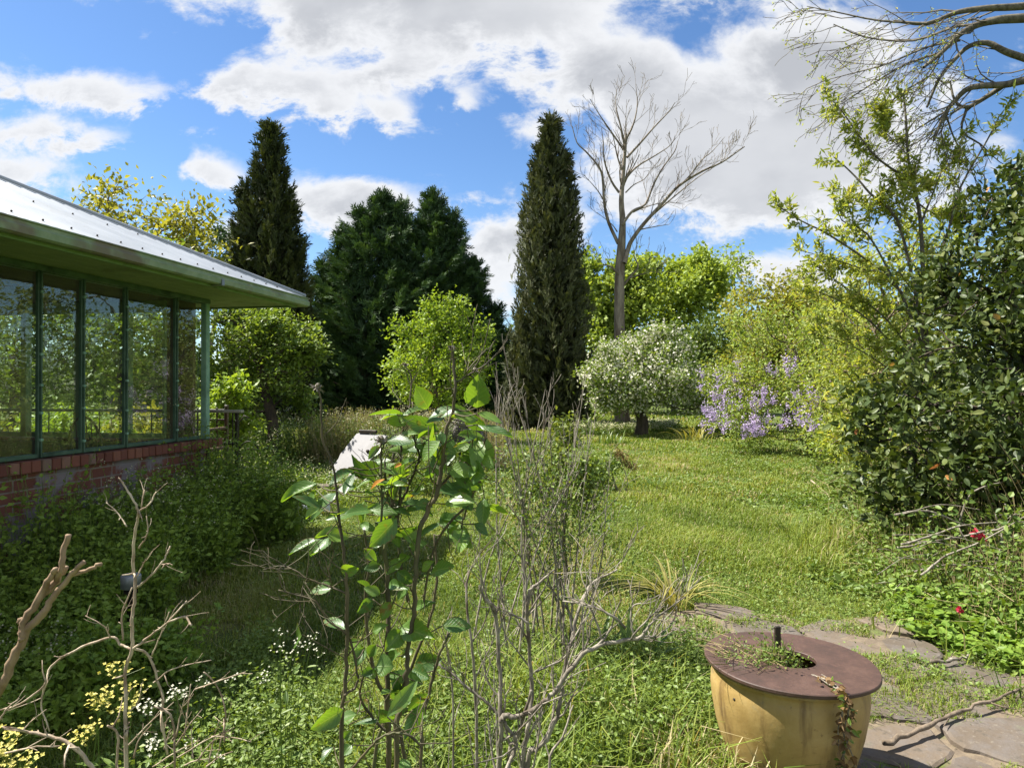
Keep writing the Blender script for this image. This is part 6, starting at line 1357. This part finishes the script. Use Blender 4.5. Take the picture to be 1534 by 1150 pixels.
# ------------------------------------------------------------------ bramble heap, stick, board, pipe, post, rock, iron
def bramble():
    rs = RS(371); b = np.array([3.9, 5.3, 0]); root = empty('rose_tangle', tuple(b), 'tangle of bare arching canes with red roses below the dark camellia', 'rose bush'); mb = MB(); ml = MB()
    C = [[(1350, 815), (1400, 800), (1450, 785), (1550, 780)], [(1345, 820), (1420, 806), (1480, 800), (1560, 812)], [(1370, 856), (1420, 845), (1480, 850), (1550, 858)], [(1440, 920), (1450, 860), (1458, 830), (1436, 790)], [(1380, 860), (1420, 830), (1470, 810), (1540, 770)], [(1438, 780), (1450, 745), (1470, 730), (1500, 722)], [(1340, 770), (1390, 765), (1430, 780), (1500, 805)], [(1450, 800), (1500, 790), (1515, 770), (1505, 755)], [(1372, 868), (1400, 880), (1470, 872), (1560, 880)], [(1490, 850), (1500, 800), (1490, 770)]]
    for p in C:
        P, R = cane(mb, p, 5.0 + rs.uniform(-.3, .4), (2.6, 1.2), rs, .012)
        k = 26; i = rs.randint(0, len(P), k); place(ml, T_SIX, P[i] + rs.normal(0, .03, (k, 3)), rvec(rs, k), norm(rvec(rs, k) * .5 + [0, -.2, .7]), rs.uniform(.04, .07, k), rs.uniform(.025, .045, k), rs.rand(k))
    for q in range(24):
        p = at(rs.uniform(1300, 1560), rs.uniform(760, 900), 5.0 + rs.uniform(-.4, .5)); a = rs.normal(0, .6); l = rs.uniform(.2, .7); d = np.array([math.cos(a), rs.normal(0, .3), math.sin(a)]); P = smooth_poly([p, p + d * l * .5 + [0, 0, .05], p + d * l], 4); tube(mb, P, np.linspace(.003, .0012, len(P)), 4, cap=False)
    child(mb, 'stem', M['twig'], root, True); child(ml, 'foliage', M['weed'], root)
    for (x, y, s) in [(1462, 800, .055), (1470, 806, .045), (1437, 912, .035)]:
        mf = MB(); c = at(x, y, 4.95 if y < 900 else 4.4); n = 26; D = rvec(rs, n); place(mf, T_OVAL, c + D * s * .12, norm(D + [0, 0, .3]), rvec(rs, n), s * rs.uniform(.5, .8, n), s * rs.uniform(.4, .7, n), rs.rand(n)); child(mf, 'flower', M['petal_red'], root)
bramble()
def stick(label, pts, r, seed, mat='twig'):
    rs = RS(seed); P = []
    for x, y in pts: q = at(x, y, ground_d(y)); q[2] = hz(q[0], q[1]) + .055; P.append(q)
    mb = MB(); Q = smooth_poly(P, 6); Q = Q + rs.normal(0, .0035, Q.shape); tube(mb, Q, np.linspace(r, r * .45, len(Q)) * (1 + .2 * np.sin(np.arange(len(Q)) * 1.3)), 9)
    for i in range(4, len(Q) - 3, 6): d = norm(rs.normal(0, 1, 3) * [1, 1, .25]); tube(mb, [Q[i], Q[i] + d * .05, Q[i] + d * .11 + [0, 0, .01]], [r * .4, r * .3, r * .15], 5)
    tag(mb.build('fallen_branch', M[mat], smooth=True), label, 'branch')
stick('long dead branch lying across the slate path at the lower right', [(1325, 1125), (1385, 1103), (1440, 1082), (1500, 1062), (1560, 1035)], .012, 381, 'bark')
stick('short dead stick lying beside the creeper on the slate path', [(1395, 1003), (1425, 1000), (1455, 992)], .012, 382)
stick('thin dead stick lying on the lawn below the right hand bank', [(1215, 720), (1240, 745), (1262, 768)], .014, 383, 'twig_pale')

def board():
    D = 11.2; a = at(482, 705, D); R = empty('white_board', (a[0] + .33, D, 0), 'white painted board leaning back in the weeds with a dark bar on top', 'board', rz=-.5); th = .66
    c, s = math.cos(th), math.sin(th); mb = MB()
    out = [(-.40, .0), (-.385, .10), (-.40, .2), (-.375, .3), (-.39, .4), (-.36, .5), (-.37, .6), (-.335, .7), (-.29, .86), (-.24, 1.02), (-.16, 1.05), (.44, 1.01), (.34, .56), (.22, .02)]
    V = [(x, y * s, y * c) for x, y in out] + [(x, y * s + .02 * c, y * c - .02 * s - .004) for x, y in out]; n = len(out)
    me = bpy.data.meshes.new('board_face'); F = [tuple(range(n)), tuple(range(2 * n - 1, n - 1, -1))] + [(i, n + i, n + (i + 1) % n, (i + 1) % n) for i in range(n)]
    me.from_pydata([tuple(v) for v in V], [], F); me.materials.append(M['white_board']); o = bpy.data.objects.new('board_face', me); COL.objects.link(o); o.parent = R
    mb = MB(); bev_box(mb, (-.18, 1.03 * s - .02, 1.05 * c - .01), (.20, 1.03 * s + .03, 1.05 * c + .05), .008); mb.build('top_bar', M['iron'], R)
    mb = MB(); tube(mb, [(.20, .68 * s - .03, .68 * c + .01), (.20, .68 * s - .001, .68 * c)], [.026, .03], 12); mb.build('bolt', M['iron'], R, True)
    mb = MB(); bev_box(mb, (-.05, .66, -.05), (.05, .72, .80), .008); mb.build('prop', M['dark_wood'], R)
board()
def pipe():
    p = at(452, 769, 8.7); R = empty('pipe', (p[0], p[1], 0), 'short white plastic pipe lying in the shaded grass', 'pipe', rz=.12); n = 24; th = np.arange(n) * 2 * PI / n; mb = MB(); V = []
    for x, r in ((-.2, .050), (-.2, .046), (.35, .046), (.35, .050), (-.2, .050)): V += [(x, r * math.cos(t), .075 + r * math.sin(t)) for t in th]
    F = [[q * n + i, q * n + (i + 1) % n, (q + 1) * n + (i + 1) % n, (q + 1) * n + i] for q in range(4) for i in range(n)]; mb.add(V, F); mb.build('tube', M['pvc'], R, True)
    mb = MB(); V = []
    for x, r in ((-.205, .046), (-.205, .057), (-.11, .057), (-.11, .0505)): V += [(x, r * math.cos(t), .075 + r * math.sin(t)) for t in th]
    mb.add(V, [[q * n + i, q * n + (i + 1) % n, (q + 1) * n + (i + 1) % n, (q + 1) * n + i] for q in range(3) for i in range(n)]); mb.build('socket', M['pvc'], R, True)
pipe()
def bollard():
    p = at(197, 860, 3.75); R = empty('garden_light', (p[0], p[1], 0), 'small grey capped garden post hidden in the weeds by the house', 'post'); z = p[2]; mb = MB()
    lathe(mb, [(.0, -.02), (.020, -.02), (.020, z - .10), (.036, z - .098), (.036, z - .085)], 32); mb.build('post', M['iron'], R, True)
    mb = MB(); lathe(mb, [(.038, z - .075), (.05, z - .07), (.052, z - .006), (.048, z), (.0, z + .002)], 32); mb.build('cap', M['galv'], R, True)
bollard()
def rock(label, p, size, seed):
    rs = RS(seed); n, m = 26, 16; V = []; ph = rs.uniform(0, 6.28, 12)
    for j in range(m):
        b = PI * (j + .02) / (m - 1 + .04) - PI / 2
        for i in range(n):
            a = 2 * PI * i / n; d = np.array([math.cos(a) * math.cos(b), math.sin(a) * math.cos(b), math.sin(b)]); d = np.sign(d) * np.abs(d) ** .62
            f = 1 + .10 * math.sin(3 * d[0] + ph[0] + 2 * d[2]) + .08 * math.sin(5 * d[1] + ph[1] - 3 * d[2]) + .05 * math.sin(9 * d[0] + 8 * d[2] + ph[2]) + .03 * rs.normal(); V.append(d * f * np.array(size))
    F = [[j * n + i, j * n + (i + 1) % n, (j + 1) * n + (i + 1) % n, (j + 1) * n + i] for j in range(m - 1) for i in range(n)]; mb = MB(); mb.add(V, F); o = mb.build('boulder', M['rock']); o.location = (p[0], p[1], size[2] * .85); tag(o, label, 'rock')
a = at(697, 660, 13.4); rock('dark rough boulder in the lawn behind the top rose leaves', a, (.42, .35, .5), 391)
a = at(560, 680, 12.6); rock('dark lump of stone beside the white board', a, (.28, .25, .34), 392)
leafy_shrub('garden_bush', 'low grey green plant at the foot of the dark boulder', 'bush', at(695, 720, 12.0), [(at(695, 680, 12), (.34, .3, .2), 1), (at(690, 700, 12), (.3, .3, .2), 1)], 80, 16, .09, .03, M['mid_far'], M['twig'], 393)
def iron_ornament():
    D = 8.2; c = at(358, 655, D); R = empty('iron_stand', (c[0], c[1], 0), 'rusty wrought iron plant stand with hooped arms beside the sunroom corner', 'plant stand'); mb = MB(); r = .009
    for s in (-1, 1):
        t = np.linspace(0, PI, 14); tube(mb, [(s * .12 + .17 * math.cos(a) * s, 0, .62 + .34 * math.sin(a)) for a in t], r, 7); tube(mb, [(s * .29, 0, .62), (s * .30, 0, -.02)], r, 7); tube(mb, [(-s * .05, 0, .62), (-s * .05, 0, .2)], r * .8, 7)
        t = np.linspace(0, 3.6 * PI, 30); tube(mb, [(s * .13 + (.11 - .008 * a) * math.cos(a), .0, .78 + (.11 - .008 * a) * math.sin(a)) for a in t], r * .7, 6)
    tube(mb, [(-.3, 0, .62), (.3, 0, .62)], r, 7); tube(mb, [(-.3, 0, .25), (.3, 0, .25)], r, 7); tube(mb, [(0, 0, .25), (0, 0, 1.18), (.06, 0, 1.27), (.13, 0, 1.24)], r * .8, 7); mb.build('frame', M['iron'], R, True)
    mb = MB(); t = np.linspace(0, 2 * PI, 25); tube(mb, [(.16 * math.cos(a), .16 * math.sin(a), .63) for a in t], r, 6); mb.build('ring', M['iron'], R, True)
    mb = MB(); tube(mb, [(-.29, .0, .62), (-.29, .3, .3), (-.29, .3, -.02)], r, 6); mb.build('leg', M['iron'], R, True); mb = MB(); tube(mb, [(.29, .0, .62), (.29, .3, .3), (.29, .3, -.02)], r, 6); mb.build('leg', M['iron'], R, True)
iron_ornament()
mb = MB(); bev_box(mb, (-.9, -.11, -.08), (.9, .11, .075), .012); o = mb.build('edging_stone', M['stone']); a = at(425, 692, 10.3); o.location = (a[0], a[1], .06); o.rotation_euler = (0, 0, .12); tag(o, 'long flat grey edging stone at the foot of the weed bank', 'edging stone')
if 'x' in sc: del sc['x']
